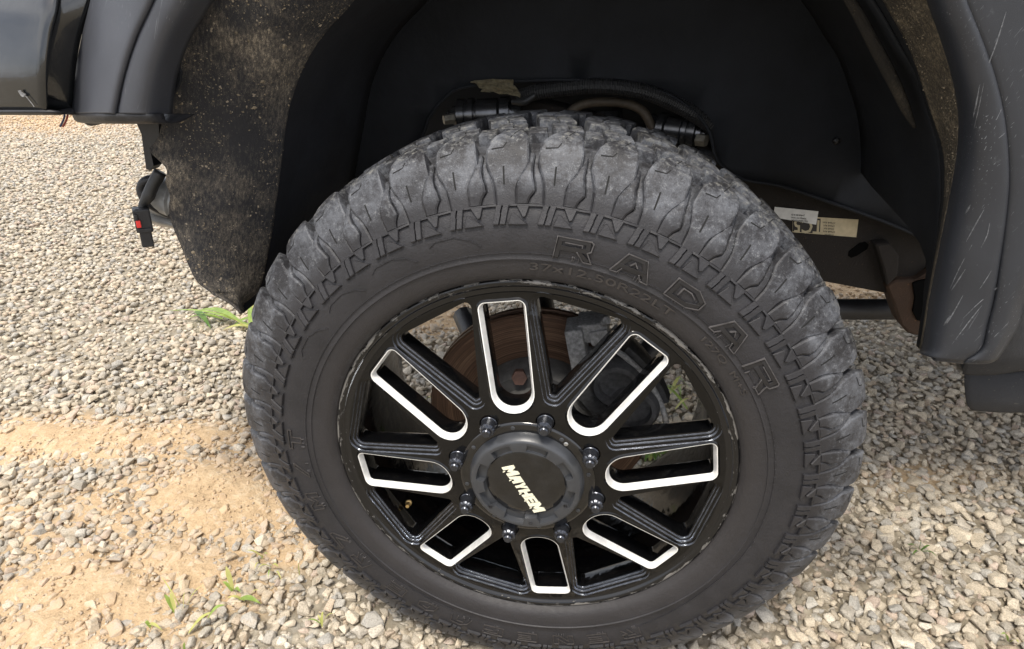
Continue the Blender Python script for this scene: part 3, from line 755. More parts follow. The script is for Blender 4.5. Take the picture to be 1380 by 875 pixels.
# brake
vs, fs = lathe([(.10, .110), (.086, .108), (.084, .100), (.084, .04)], 72); v2, f2 = lathe([(.130, .110), (.128, .116), (.127, .184), (.130, .187), (.138, .187), (.139, .183), (.139, .15), (.147, .15), (.147, .183), (.148, .187), (.156, .187), (.158, .18), (.158, .10)], 96)
me = mesh('brake_disc', v2, f2); sharp(me); disc = new_obj('brake_disc', me, truck, (M['rust'],)); disc.location = (0, 0, HZ)
v3, f3 = lathe([(.130, .112), (.090, .110), (.080, .104), (.078, .085), (.06, .08), (.05, .0)], 72)
me = mesh('disc_hat', v3, f3); sharp(me); new_obj('disc_hat', me, disc, (M['hat'],))
def arc_block(r0, r1, t0, t1, y0, y1, n, bev, nm, m, parent, loc=(0, 0, HZ)):
    bm = bmesh.new(); rings = []
    for i in range(n+1):
        t = rad(t0+(t1-t0)*i/n); c, s = math.cos(t), math.sin(t)
        rings.append([bm.verts.new((r*c, y, r*s)) for r, y in ((r0, y0), (r1, y0+.006), (r1+.004, (y0+y1)/2), (r1, y1), (r0, y1))])
    for a_, b_ in zip(rings[:-1], rings[1:]):
        for k in range(5): bm.faces.new((a_[k], a_[(k+1) % 5], b_[(k+1) % 5], b_[k]))
    bm.faces.new(rings[0][::-1]); bm.faces.new(rings[-1])
    if bev: bmesh.ops.bevel(bm, geom=[e for e in bm.edges if len(e.link_faces) == 2 and e.calc_face_angle() > .6], offset=bev, segments=2, affect='EDGES')
    me = from_bm(nm, bm); sharp(me, 35); o = new_obj(nm, me, parent, (m,)); o.location = loc; return o
cal = arc_block(.100, .215, 22, 52, .070, .122, 14, .006, 'brake_caliper', M['cast'], truck)
for t_, r_ in ((27, .166), (44, .166)):
    bm = bmesh.new(); c = Vector((r_*math.cos(rad(t_)), 0, r_*math.sin(rad(t_))))
    add_cyl(bm, c+Vector((0, .075, 0)), c+Vector((0, .050, 0)), .036, .030, 28, [(0, .040), (.7, .038), (1, .033), (1.0, .026), (.6, .024), (.5, .010)])
    me = from_bm('caliper_piston', bm); sharp(me); new_obj('caliper_piston', me, cal, (M['cast'],))
bm = bmesh.new(); add_tube(bm, [(.205*math.cos(rad(t)), .064, .205*math.sin(rad(t))) for t in range(10, 60, 6)], .0045, 8, 3)
new_obj('caliper_spring_clip', from_bm('caliper_spring_clip', bm), cal, (M['castlight'],), True)
bm = bmesh.new()
q = at(778, 470, .085); qq = q-Vector((0, 0, 0))
add_box(bm, at(779, 466, .09), (.026, .05, .075), Matrix.Rotation(rad(-12), 3, 'Y'), .004)
add_box(bm, at(800, 440, .10), (.045, .05, .030), Matrix.Rotation(rad(-8), 3, 'Y'), .004)
add_box(bm, at(808, 452, .08), (.028, .02, .022), Matrix.Rotation(rad(-18), 3, 'Y'), .003)
add_box(bm, at(792, 492, .09), (.014, .03, .05), Matrix.Rotation(rad(14), 3, 'Y'), .003)
me = from_bm('caliper_bracket', bm); new_obj('caliper_bracket', me, truck, (M['castlight'],))
bm = bmesh.new(); add_cyl(bm, at(818, 432, .06), at(805, 440, .12), .006, .006, 6)
new_obj('caliper_bolt', from_bm('caliper_bolt', bm), truck, (M['castlight'],))
bm = bmesh.new(); add_cyl(bm, at(700, 510, .07), at(700, 506, .09), .012, .012, 6); new_obj('hub_bolt', from_bm('hub_bolt', bm), truck, (M['rustbolt'],))
# steering knuckle and lower control arm behind the disc
bm = bmesh.new(); add_cyl(bm, (0, .16, HZ), (0, .30, HZ), .07, .06, 20); add_tube(bm, [(0, .24, HZ+.05), (-.03, .27, HZ+.20), (-.02, .30, HZ+.30)], .028, 10); add_tube(bm, [(0, .24, HZ-.05), (0, .26, HZ-.14)], .035, 10)
add_tube(bm, [(-.02, .2, HZ+.02), (-.14, .22, HZ+.05), (-.17, .30, HZ+.02)], .018, 8)
me = from_bm('steering_knuckle', bm); new_obj('steering_knuckle', me, truck, (M['black'],), True)
bm = bmesh.new(); add_tube(bm, [(0, .26, HZ-.14), (-.14, .42, HZ-.10), (-.24, .60, HZ-.06)], .026, 10); add_tube(bm, [(0, .26, HZ-.14), (.14, .42, HZ-.10), (.24, .60, HZ-.06)], .026, 10)
new_obj('lower_control_arm', from_bm('lower_control_arm', bm), truck, (M['black'],), True)
bm = bmesh.new(); add_tube(bm, [(-.02, .30, HZ+.12), (-.20, .30, HZ+.235), (-.30, .36, HZ+.25)], .014, 8)
new_obj('brake_hose', from_bm('brake_hose', bm), truck, (M['black'],), True)
M.update(mudm=simple('dried_mud', (.20, .165, .115), .9, 0, .45, 60, .002, .2), void=simple('opening_shade', (.0015, .0015, .0015), .95, 0, .1, 20, 0, .1), deep2=simple('lightened_liner_side', (.017, .0185, .0235), .8, 0, .3, 9, .001, .3), scr=simple('scuffed_plastic_scratch', (.105, .11, .118), .6, 0, .6, 300), liner3=dirty_liner('dim_caked_seam', (.024, .021, .017), (.12, .096, .064), .44, .62, .8),
    bumper=simple('bumper_gloss_black', (.010, .011, .012), .16, 0, .3, 20, .0003, .5, .6), sill=dirty_liner('dusty_sill_plastic', (.042, .043, .047), (.13, .12, .10), .5, .75, .7),
    bush=simple('painted_bushing', (.11, .11, .113), .26, .85, .3, 60), arm=simple('dusty_brown_arm', (.075, .058, .040), .6, .2, .35, 60, .001), castlight2=simple('worn_bolt', (.20, .185, .15), .5, .6, .3, 150),
    paper2=simple('sticker_tan_print', (.42, .36, .23), .7, 0, .08, 90), ink2=simple('sticker_black_band', (.022, .019, .016), .7, 0, .1, 90))
# ================================================================== TRUCK BODY ROUND THE WHEEL
# front bumper corner: gloss black, creased
rows_ = []
for py, xs in ((-230, (-200, -110, 62, 96, 168)), (-90, (-190, -100, 60, 92, 142)), (0, (-180, -95, 58, 82, 123)), (50, (-175, -92, 52, 68, 109)), (100, (-175, -90, 50, 58, 101)), (151, (-175, -90, 52, 58, 98))):
    tz = {-230: .16, -90: .07, 0: .022, 50: .008, 100: 0, 151: .004}[py]
    rows_.append([at(xs[0], py, .10+tz), at(xs[1], py, -.010+tz), at(xs[2], py, -.045+tz), at(xs[3], py, -.034+tz), at(xs[4], py, -.006+tz*.6)])
o = surf('bumper_corner', rows_, truck, M['bumper'], 5, 4, .003); label(o, 'gloss black bumper corner with a scratch')
rows_ = [[at(x, 151, y)+Vector((0, 0, .001)), at(x, 151, y)+Vector((0, .012, -.004)), at(x, 151, y)+Vector((0, .05, .0))] for x, y in ((-175, .10), (-90, -.010), (52, -.045), (98, -.012))]
surf('bumper_lip', rows_, truck, M['black'], 3, 5, .003)
bm = bmesh.new(); p = [at(27, 124, -.046), at(33, 128, -.046), at(40, 136, -.046), at(46, 144, -.046)]; add_tube(bm, p, [.0012, .0006, .0004], 6, 3); add_tube(bm, [at(26, 122, -.046), at(31, 130, -.046), at(34, 127, -.046)], [.0018, .001], 6, 3)
new_obj('paint_chip', from_bm('paint_chip', bm), truck, (M['castlight'],))

# front flare
def flare(name, rows_px, ys, m, lbl, thick=.003):
    rr = [[at(x, py, y) for x, y in zip(xs, yy)] for (py, xs), yy in zip(rows_px, ys)]
    o = surf(name, rr, truck, m, 5, 6, thick); label(o, lbl); return o
rp = [(-230, (168, 205, 250, 290, 303, 310, 350, 392)), (-90, (142, 176, 210, 238, 249, 256, 296, 332)), (0, (124, 150, 178, 202, 209, 215, 250, 286)), (50, (112, 136, 160, 179, 186, 192, 224, 256)),
      (100, (103, 126, 148, 163, 170, 175, 206, 238)), (140, (99, 120, 140, 154, 161, 167, 198, 232)), (153, (98, 118, 138, 152, 159, 165, 197, 231))]
yy = [(-.004, -.034, -.050, -.056, -.046, -.054, -.050, -.004)]*7
flare('front_fender_flare', rp, yy, M['plastic'], 'smooth dark grey front fender flare with a groove')
rr = []
for x, y in ((98, -.004), (118, -.034), (138, -.050), (165, -.054), (197, -.050), (219, -.030)):
    a = at(x, 153, y); rr.append([a, a+Vector((0, .004, -.010)), a+Vector((0, .03, -.014)), a+Vector((0, .06, -.010))])
surf('flare_lower_lip', rr, truck, M['black'], 3, 4, .003)

# torn mud-spattered liner behind the front flare
fl = [(-230, (372, 470, 560, 640), (600,)), (-80, (300, 390, 480, 530), 0), (0, (262, 335, 410, 470), 0), (45, (245, 310, 375, 430), 0), (90, (232, 290, 350, 402), 0), (140, (222, 275, 330, 384), 0),
      (165, (219, 270, 325, 379), 0), (185, (214, 268, 322, 376), 0), (203, (203, 264, 320, 374), 0), (220, (218, 264, 318, 372), 0), (230, (225, 266, 317, 371), 0), (245, (223, 268, 316, 369), 0), (262, (229, 270, 315, 367), 0), (280, (228, 272, 315, 364), 0), (300, (232, 274, 314, 362), 0),
      (335, (246, 280, 314, 356), 0), (362, (256, 285, 314, 351), 0), (380, (267, 290, 315, 347), 0), (392, (283, 300, 318, 343), 0), (396, (287, 300, 318, 341), 0), (403, (301, 309, 320, 334), 0), (409, (311, 315, 322, 327), 0), (417, (320, 322, 324, 327), 0), (422, (324, 325, 326, 327), 0)]
rr, fq = [], []
for i, (py, xs, _) in enumerate(fl):
    w_ = .006*math.sin(py*.045)
    a = [at(xs[0], py, .028+w_), at(xs[1], py, .040-w_*.5), at(xs[2], py, .060+w_*.3), at(xs[3], py, .105)]
    e_ = a[3]; ext = .36 if py < 395 else .04; fq.append([e_+Vector((-.001, -.002, 0)), e_+Vector((.002, ext*.3, .002)), e_+Vector((0, ext, 0))])
    a += [e_+Vector((.001, .012, .001))]
    rr.append(a)
o = surf('front_wheel_liner', rr, truck, M['liner'], 5, 3, .0035); label(o, 'torn black wheel liner flap spattered with dried mud')
surf('front_liner_side', fq, truck, M['deep2'], 4, 3, .003)  # liner plastic made lighter in colour to offset weak light on this side
# dark crescent slab painted in for the shade of a torn clip hole
bm = bmesh.new(); pl = [(234, 92), (240, 89), (244, 98), (243, 110), (238, 122), (233, 129), (232, 118), (236, 110), (237, 101)]
slab('clip_hole_shade', [at(x, y, .010) for x, y in pl], .004, truck, M['deep'], .0005)
slab('clip_remnant', [at(x, y, .008) for x, y in ((225, 101), (234, 98), (235, 110), (226, 113))], .006, truck, M['liner2'], .001)
# deep wall of the wheel well and its roof
low = [(-200, 470), (330, 430), (380, 400), (480, 262), (560, 198), (578, 160), (598, 134), (622, 118), (690, 110), (780, 108), (880, 120), (930, 146), (956, 178), (966, 216), (1000, 241), (1050, 250), (1120, 273), (1190, 298), (1258, 326), (1330, 345)]
Yw = .45
wall = [at(x, y, Yw) for x, y in low]; wall[0] = Vector((-.62, Yw, wall[1].z)); wall[1] = Vector((-.44, Yw, wall[1].z))
top_pts = [Vector((wall[-1].x+.02, Yw, HZ+.75)), Vector((-.62, Yw, HZ+.75))]
wp = [(p.x, p.z) for p in wall+top_pts]; g_ = [(x, z) for x in np.arange(-.6, .8, .05) for z in np.arange(HZ-.05, HZ+.74, .05) if inside((x, z), wp)]
V3, _, F3, *_r = delaunay_2d_cdt([Vector(p) for p in wp+g_], [(i, (i+1) % len(wp)) for i in range(len(wp))], [], 0, 1e-6)
bm = bmesh.new(); vv_ = [bm.verts.new((p.x, Yw+.008*noise.noise(Vector((p.x*4, 1, p.y*4))), p.y)) for p in V3]
for tri in F3:
    c = (sum(V3[i].x for i in tri)/3, sum(V3[i].y for i in tri)/3)
    if inside(c, wp): bm.faces.new([vv_[i] for i in tri])
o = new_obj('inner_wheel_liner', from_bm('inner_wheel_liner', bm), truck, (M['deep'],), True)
md = o.modifiers.new('thickness', 'SOLIDIFY'); md.thickness = .004; md.offset = 1
label(o, 'deep black inner wall of the wheel well')
bm = bmesh.new(); add_tube(bm, [p+Vector((0, -.003, 0)) for p in wall[3:]], .0032, 6, 3); new_obj('liner_edge_bead', from_bm('liner_edge_bead', bm), truck, (M['deep'],), True)
bm = bmesh.new()
for px, py in ((1127, 190),): add_cyl(bm, at(px, py, .446), at(px, py, .440), .006, .004, 12)
new_obj('liner_push_pin', from_bm('liner_push_pin', bm), truck, (M['hose'],), True)
rr = []
for t in range(38, 142, 8):
    c, s = math.cos(rad(t)), math.sin(rad(t)); R_ = .78
    rr.append([Vector((R_*c, .02, HZ+R_*s)), Vector((R_*c, .22, HZ+R_*s+.006)), Vector((R_*c, .455, HZ+R_*s))])
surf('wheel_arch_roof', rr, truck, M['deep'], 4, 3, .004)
# crease panel low at the front of the well
slab('front_liner_foot', [at(x, y, .30) for x, y in ((318, 396), (352, 372), (380, 360), (385, 385), (352, 405), (326, 406))], .02, truck, M['deep'], .002)

# rear side of the well: caked lip, channel and flare
rail = [(-230, 960, 1000, 1020, 1130, 1180, 1230), (-80, 1085, 1112, 1140, 1215, 1243, 1265), (-20, 1125, 1152, 1180, 1243, 1265, 1290), (20, 1152, 1180, 1203, 1258, 1278, 1306), (60, 1172, 1203, 1225, 1272, 1294, 1322), (100, 1193, 1228, 1240, 1284, 1305, 1336),
        (150, 1215, 1245, 1256, 1293, 1316, 1348), (200, 1228, 1258, 1272, 1292, 1320, 1354), (250, 1238, 1262, 1275, 1284, 1318, 1355), (300, 1246, 1260, 1270, 1274, 1312, 1350), (340, 1250, 1257, 1263, 1266, 1304, 1344), (400, 1248, 1250, 1252, 1254, 1294, 1334), (440, 1244, 1245, 1246, 1248, 1284, 1324), (470, 1239, 1240, 1241, 1243, 1276, 1316)]
rr, rq = [], []
for py, a, b, c, d, e, f_ in rail:
    ext = .29 if py <= 300 else (.04 if py <= 340 else .01)
    rr.append([at(c, py, .105), at(c*.7+d*.3, py, .085), at(c*.35+d*.65, py, .055), at(d, py, .030)])
    rq.append([at(b, py, .16)+Vector((.0, ext, 0)), at(b, py, .16)+Vector((.0, ext*.4, 0)), at(b, py, .16), at(b*.4+c*.6, py, .150), at(c, py, .106)])
o = surf('rear_wheel_liner', rr, truck, M['liner2'], 5, 4, .0035); label(o, 'mud-caked rear lip of the wheel well')
o = surf('rear_liner_channel', rq, truck, M['deep'], 5, 4, .003)
# folded seam of the liner that runs down beside the lip
bm = bmesh.new(); add_tube(bm, [at(x, y, .158) for x, y in ((1105, -60), (1150, 8), (1178, 60), (1205, 112), (1222, 150), (1233, 172))], [.004, .0065, .0075, .006, .002], 8, 5)
new_obj('liner_seam', from_bm('liner_seam', bm), truck, (M['liner3'],), True)
rr = []
for py, a, b, c, d, e, f_ in rail:
    bulge = -.030
    xr = {-230: 1560, -80: 1560, -20: 1560, 20: 1560, 60: 1560, 100: 1550, 150: 1540, 200: 1520, 250: 1490, 300: 1460, 340: 1420, 400: 1382, 440: 1370, 470: 1352}[py]
    g = f_+10
    rr.append([at(d, py, .034), at((d*2+e)/3, py, .002), at(e, py, -.018), at(f_-2, py, -.026), at(f_+4, py, -.018), at(g+2, py, -.026), at((g+xr)/2, py, -.030), at(xr, py, -.022 if py < 350 else -.02)])
a = rr[-1]; rr.append([at(x, y, Y) for x, y, Y in ((1240, 476, .034), (1246, 479, .004), (1262, 483, -.014), (1290, 486, -.02), (1300, 487, -.018), (1306, 487, -.024), (1330, 487, -.026), (1342, 484, -.02))])
o = surf('rear_fender_flare', rr, truck, M['plastic2'], 5, 4, .004); label(o, 'scratched dark grey rear fender flare with a groove')
rr = [[p+Vector((0, .001, 0)), p+Vector((0, .004, -.004)), p+Vector((0, .02, -.003))] for p in rr[-1][2:]]
surf('flare_lower_lip', rr, truck, M['plastic2'], 4, 3, .003)
# long scratches gouged into the rear flare
from mathutils.bvhtree import BVHTree
fo = bpy.data.objects['rear_fender_flare']; bt = BVHTree.FromPolygons([v.co[:] for v in fo.data.vertices], [tuple(p.vertices) for p in fo.data.polygons])
def on_flare(x, y):
    h = bt.ray_cast(Vector(CAM), Vector(_ray(x, y)).normalized()); return None if h[0] is None else h[0]-Vector(_ray(x, y)).normalized()*.0022
bm = bmesh.new()
for ln, w_ in ((((1298, 398), (1280, 430), (1262, 459)), .0007), (((1323, 412), (1304, 436), (1283, 464)), .0008), (((1345, 387), (1322, 406), (1298, 429)), .0006), (((1301, 363), (1288, 383), (1276, 401)), .0007), (((1276, 360), (1264, 388), (1254, 415)), .0007),
               (((1281, 426), (1276, 433), (1270, 442)), .0013), (((1336, 365), (1328, 378), (1320, 390)), .0006), (((1356, 16), (1340, 66), (1320, 116)), .0008), (((1320, 116), (1314, 148), (1308, 178)), .0009), (((1326, 112), (1316, 160), (1305, 208)), .0006),
               (((1299, 104), (1302, 140), (1301, 166)), .0007), (((1301, 170), (1294, 215), (1285, 256)), .0006), (((1308, 276), (1304, 283), (1300, 290)), .0012), (((1326, 283), (1314, 304), (1302, 326)), .0007), (((1286, 300), (1272, 350), (1262, 400)), .0006), (((1292, 330), (1276, 390), (1258, 450)), .0005),
               (((1310, 330), (1290, 368), (1272, 410)), .0006), (((1270, 395), (1262, 430), (1256, 462)), .0006), (((1334, 300), (1330, 318), (1322, 334)), .0006)):
    ps = [on_flare(x, y) for x, y in ln]
    if all(p is not None for p in ps): add_tube(bm, ps, [w_*.3, w_, w_*.8, w_*.2], 5, 5)
o = new_obj('scratch', from_bm('scratch', bm), fo, (M['scr'],)); o['kind'] = 'stuff'
# caked lumps of dried mud on the liners
def mud(obj_name, n, size, keep, m):
    src = bpy.data.objects[obj_name]; me_ = src.data; fc = [p for p in me_.polygons]; ar = np.array([p.area for p in fc]); ar /= ar.sum(); vs, fs = [], []; cnt = 0
    for k in rng.choice(len(fc), n*8, p=ar):
        p = fc[k]; V_ = [me_.vertices[i].co for i in p.vertices]; u, w = random.random(), random.random(); c = V_[0].lerp(V_[1], u).lerp(V_[3].lerp(V_[2], u), w)
        if not keep(c): continue
        nn = p.normal.copy(); nn = nn if nn.dot(Vector(CAM)-c) > 0 else -nn
        t1 = nn.orthogonal().normalized(); t1.rotate(Matrix.Rotation(random.uniform(0, 6.28), 3, nn)); t2 = nn.cross(t1); sz = size*min(1.9, random.lognormvariate(0, .45)); o_ = len(vs); c = c+nn*.0018; q = 5
        for i in range(q): a = 6.283*i/q+random.uniform(-.4, .4); rr_ = sz*random.uniform(.6, 1.2); vs.append(c+t1*rr_*math.cos(a)+t2*rr_*.7*math.sin(a)-nn*.0008)
        vs.append(c+nn*sz*random.uniform(.25, .55))
        fs += [(o_+i, o_+(i+1) % q, o_+q) for i in range(q)]; cnt += 1
        if cnt >= n: break
    o = new_obj('dried_mud', mesh('dried_mud', vs, fs), src, (m,)); o['kind'] = 'stuff'
clump = lambda c, f, th: noise.noise(c*f) > th
mud('front_wheel_liner', 2400, .0013, lambda c: c.y < .13 and clump(c, 22, .02), M['mudm'])
mud('front_wheel_liner', 170, .0026, lambda c: c.y < .12 and clump(c, 12, .05), M['mudm'])
mud('rear_wheel_liner', 900, .0013, lambda c: clump(c, 20, -.05) and c.z > HZ+.40, M['mudm'])
# sill and step behind the flare
rr = [[at(1312, 380, .055), at(1306, 440, .05), at(1304, 470, .046), at(1300, 488, .050), at(1297, 503, .062)], [at(1350, 372, .045), at(1345, 440, .03), at(1342, 470, .03), at(1338, 489, .035), at(1334, 504, .050)],
      [at(1400, 360, .04), at(1395, 420, .02), at(1390, 460, .02), at(1386, 482, .025), at(1380, 498, .045)], [at(1560, 340, .04), at(1550, 400, .02), at(1540, 430, .02), at(1530, 460, .025), at(1520, 478, .045)]]
o = surf('sill_panel', rr, truck, M['sill'], 5, 5, .004); label(o, 'dusty dark lower sill panel')
rr = [[at(1300, 500, .085), at(1300, 520, .080), at(1302, 540, .080), at(1308, 551, .088)], [at(1340, 503, .08), at(1340, 522, .072), at(1340, 542, .072), at(1342, 554, .084)],
      [at(1400, 498, .08), at(1400, 522, .070), at(1400, 542, .070), at(1400, 554, .084)], [at(1560, 480, .08), at(1560, 510, .070), at(1560, 530, .070), at(1560, 545, .084)]]
surf('side_step_end', rr, truck, M['sill'], 5, 4, .004)
slab('sill_bracket', [at(x, y, .12) for x, y in ((1288, 485), (1312, 487), (1301, 505))], .03, truck, M['black'], .001)

# chassis rail, bracket, cross tube
Yr = .50
slab('frame_rail', [at(x, y, Yr) for x, y in ((700, 270), (700, 130), (985, 205), (1060, 215), (1150, 240), (1290, 290), (1400, 330), (1400, 400), (1262, 352), (1246, 362), (1236, 383), (1196, 396), (1106, 379), (1000, 350))], .07, truck, M['railm'], .003)
rl = bpy.data.objects['frame_rail']; label(rl, 'dark rusty chassis rail carrying two stickers')
slab('rail_slot_shade', [at(x, y, Yr-.0015) for x, y in ((1143, 345), (1144, 339), (1158, 328), (1166, 326), (1171, 330), (1169, 336), (1155, 345), (1147, 348))], .004, rl, M['void'], .0006)  # raised near-black slab paints the shade inside the slot
slab('body_mount_bracket', [at(x, y, Yr-.02) for x, y in ((1194, 385), (1206, 378), (1236, 378), (1262, 360), (1275, 395), (1262, 452), (1233, 453), (1222, 448), (1214, 438), (1204, 410))], .05, truck, M['rustbr'], .004)
slab('bracket_recess_shade', [at(x, y, Yr-.024) for x, y in ((1230, 382), (1262, 372), (1262, 438), (1236, 432), (1230, 420), (1233, 402))], .006, bpy.data.objects['body_mount_bracket'], M['void'], .0008)  # near-black slab put in for the shade of the recess
slab('bracket_gusset', [at(x, y, Yr-.028) for x, y in ((1180, 330), (1200, 328), (1212, 345), (1210, 372), (1196, 386), (1190, 360))], .03, truck, M['railm'], .003)
bm = bmesh.new(); add_cyl(bm, at(1000, 417, .62), at(1222, 417, .62), .0235, .0235, 20)
me = from_bm('cross_tube', bm); sharp(me); new_obj('cross_tube', me, truck, (M['black'],))
# stickers on the rail (upside down, as on the truck); code squares are left out
def sticker(name, corners, m, lift, par):
    vs = [at(x, y, Yr-lift) for x, y in corners]; n = len(vs)
    vs2 = [v+Vector((0, .0006, 0)) for v in vs]
    me = mesh(name, vs+vs2, [tuple(range(n))[::-1], tuple(range(n, 2*n))]+[(i, (i+1) % n, n+(i+1) % n, n+i) for i in range(n)]); return new_obj(name, me, par, (m,))
s1 = sticker('parts_sticker', [(1068, 291), (1157, 296), (1154, 320), (1068, 313)], M['paper'], .0012, rl); label(s1, 'tan sticker printed TC5 upside down')
s2 = sticker('parts_sticker', [(1044, 279), (1103, 285), (1100, 303), (1042, 293)], M['white'], .0026, rl); label(s2, 'white label stuck over the tan sticker')
def flat_text(body, c, right, up, w, h, par, m, nm, lift=.0008, off=.0, th=.0003):
    me = text_mesh(body, .5, 0, off, 0, 2); n = len(me.vertices); a = np.empty(n*3); me.vertices.foreach_get('co', a); a = a.reshape(-1, 3)
    mn, mx_ = a.min(0), a.max(0); cc_ = (mn+mx_)/2; right, up = right.normalized(), up.normalized(); nn = Vector((0, -1, 0)); out = []
    for x, y, z in a:
        p = c+right*((x-cc_[0])/(mx_-mn)[0]*w)+up*((y-cc_[1])/(mx_-mn)[1]*h)+nn*(lift+(th if z > 0 else 0)); out += [p.x, p.y, p.z]
    me.vertices.foreach_set('co', out); me.update(); return new_obj(nm, me, par, (m,))
px_m = lambda a, b: (at(*a, Yr)-at(*b, Yr)).length
u_ = at(1070, 302, Yr)-at(1150, 308, Yr); v_ = at(1100, 312, Yr)-at(1101, 296, Yr)
tcm = flat_text('TC5', at(1089, 305, Yr), u_, v_, px_m((1068, 305), (1108, 305)), px_m((1090, 296), (1090, 315)), rl, M['paper2'], 'printed_text', .0022, .02)
bar_ = sticker('sticker_dark_band', [(1068.5, 292.5), (1106, 295), (1105, 315.5), (1068.5, 312)], M['ink2'], .0018, rl)
for k, wd in enumerate((17, 15, 14, 16, 12)):
    flat_text('37268 RH', at(1117, 300+k*4., Yr), u_, v_, px_m((1108, 300), (1108+wd, 300)), px_m((1110, 300), (1110, 302.3)), rl, M['ink'], 'printed_text', .002)
for k, tx in enumerate(('J46B43', '7046J17516N1', '0372BW0NA')):
    flat_text(tx, at(1077+k*1.0-2, 289.2+k*4., Yr), u_, v_, px_m((1062, 300), (1080+k*2, 301)), px_m((1110, 300), (1110, 302.6)), rl, M['ink'], 'printed_text', .0032)

# ---------------- upper suspension seen over the tyre
def bushing(c0, c1, name):
    a, b = at(*c0), at(*c1); bm = bmesh.new()
    R_ = .030
    add_cyl(bm, a, b, R_, R_, 28, [(0, .010), (.06, .010), (.065, R_*.55), (.14, R_*.62), (.145, R_), (.24, R_), (.245, R_*.86), (.29, R_*.86), (.295, R_*1.02), (.36, R_*1.02), (.365, R_*.8), (.40, R_*.82), (.41, R_*.95), (.68, R_*.95), (.69, R_*.78), (.72, R_*1.02), (.84, R_*1.02), (.845, R_*.7), (.92, R_*.7), (1, R_*.9)])
    me = from_bm(name, bm); sharp(me, 30); return new_obj(name, me, truck, (M['bush'],))
bushing((604, 156, .485), (704, 152, .49), 'control_arm_bushing')
bushing((951, 182, .48), (878, 172, .52), 'control_arm_bushing')
bm = bmesh.new(); add_cyl(bm, at(612, 160, .47), at(598, 162, .46), .010, .009, 6); new_obj('bushing_bolt', from_bm('bushing_bolt', bm), truck, (M['castlight2'],))
bm = bmesh.new(); add_cyl(bm, at(940, 188, .47), at(952, 190, .46), .012, .011, 6); new_obj('bushing_bolt', from_bm('bushing_bolt', bm), truck, (M['castlight2'],))
bm = bmesh.new(); add_tube(bm, [at(757, 165, .50), at(775, 146, .50), at(800, 138, .50), at(840, 139, .50), at(866, 150, .50), at(880, 175, .50)], .0085, 10, 6)
new_obj('upper_control_arm', from_bm('upper_control_arm', bm), truck, (M['arm'],), True)
bm = bmesh.new(); add_cyl(bm, at(820, 148, .56), at(822, 210, .56), .028, .028, 20); new_obj('shock_absorber', from_bm('shock_absorber', bm), truck, (M['bush'],), True)
bm = bmesh.new(); add_tube(bm, [at(700, 132, .47), at(730, 123, .455), at(800, 116, .45), at(860, 122, .45), at(905, 138, .455), at(945, 160, .46), at(975, 185, .48)], .0120, 12, 8, .0022, 95)
new_obj('corrugated_hose', from_bm('corrugated_hose', bm), truck, (M['hose'],))
bm = bmesh.new(); n_ = [(640, 112), (655, 108), (690, 109), (700, 128), (680, 130), (664, 124)]
gr = 7; P00, P10, P01, P11 = at(634, 108, .44), at(690, 107, .44), at(652, 122, .44), at(702, 130, .44); gv = []
for a_ in range(gr+1):
    for b_ in range(gr+1):
        u, w = a_/gr, b_/gr; p = P00.lerp(P10, u).lerp(P01.lerp(P11, u), w); e_ = 0 if 0 < a_ < gr and 0 < b_ < gr else 1
        gv.append(bm.verts.new(p+Vector((random.uniform(-.002, .002)*(1+e_), random.uniform(-.009, .003), random.uniform(-.0015, .0015)*(1+e_)))))
for a_ in range(gr):
    for b_ in range(gr): k = a_*(gr+1)+b_; bm.faces.new((gv[k], gv[k+1], gv[k+gr+2])); bm.faces.new((gv[k], gv[k+gr+2], gv[k+gr+1]))
o = new_obj('foil_tag', from_bm('foil_tag', bm), truck, (M['foil'],)); md = o.modifiers.new('thickness', 'SOLIDIFY'); md.thickness = .0008
bm = bmesh.new(); add_tube(bm, [at(690, 138, .45), at(708, 137, .445), at(722, 127, .445)], [.004, .007, .004], 8, 4, .0, 0); new_obj('cable_tie', from_bm('cable_tie', bm), truck, (M['hose'],), True)
bm = bmesh.new(); add_cyl(bm, at(940, 208, .50), at(985, 212, .52), .012, .012, 12); new_obj('tie_rod', from_bm('tie_rod', bm), truck, (M['cast'],), True)
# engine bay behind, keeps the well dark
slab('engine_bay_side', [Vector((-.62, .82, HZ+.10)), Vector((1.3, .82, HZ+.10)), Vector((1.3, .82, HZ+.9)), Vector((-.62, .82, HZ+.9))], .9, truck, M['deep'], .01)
# body above the frame of the picture: hood and wing, cab floor
bm = bmesh.new(); add_box(bm, (.9, .98, HZ+1.02), (3.6, 1.86, .50), None, .03); add_box(bm, (2.30, 1.20, HZ+.42), (2.0, 1.30, .72), None, .03)
o = new_obj('truck_body', from_bm('truck_body', bm), truck, (M['black'],))

# ---------------- loose things behind the torn flap
slab('flap_bracket', [at(x, y, .085) for x, y in ((182, 162), (214, 163), (214, 186), (219, 196), (208, 206), (200, 196), (190, 180))], .02, truck, M['black'], 0)
slab('flap_bracket', [at(x, y, .10) for x, y in ((190, 178), (198, 178), (203, 205), (207, 224), (202, 230), (197, 228))], .02, truck, M['black'], 0)
bm = bmesh.new(); add_cyl(bm, at(205, 262, .115), at(246, 272, .115), .030, .026, 24, [(0, .012), (.05, .024), (.2, .030), (.8, .030), (.85, .026), (1, .026)])
me = from_bm('washer_motor', bm); sharp(me); o = new_obj('washer_motor', me, truck, (M['silver'],)); label(o, 'dusty silver motor housing behind the torn flap')
rr = [[at(193, 283, .10), at(215, 290, .105), at(240, 298, .11)], [at(190, 292, .09), at(214, 299, .095), at(240, 305, .10)], [at(200, 298, .10), at(215, 303, .105), at(240, 308, .11)]]
surf('silver_shroud', rr, truck, M['silver'], 4, 4, .004)
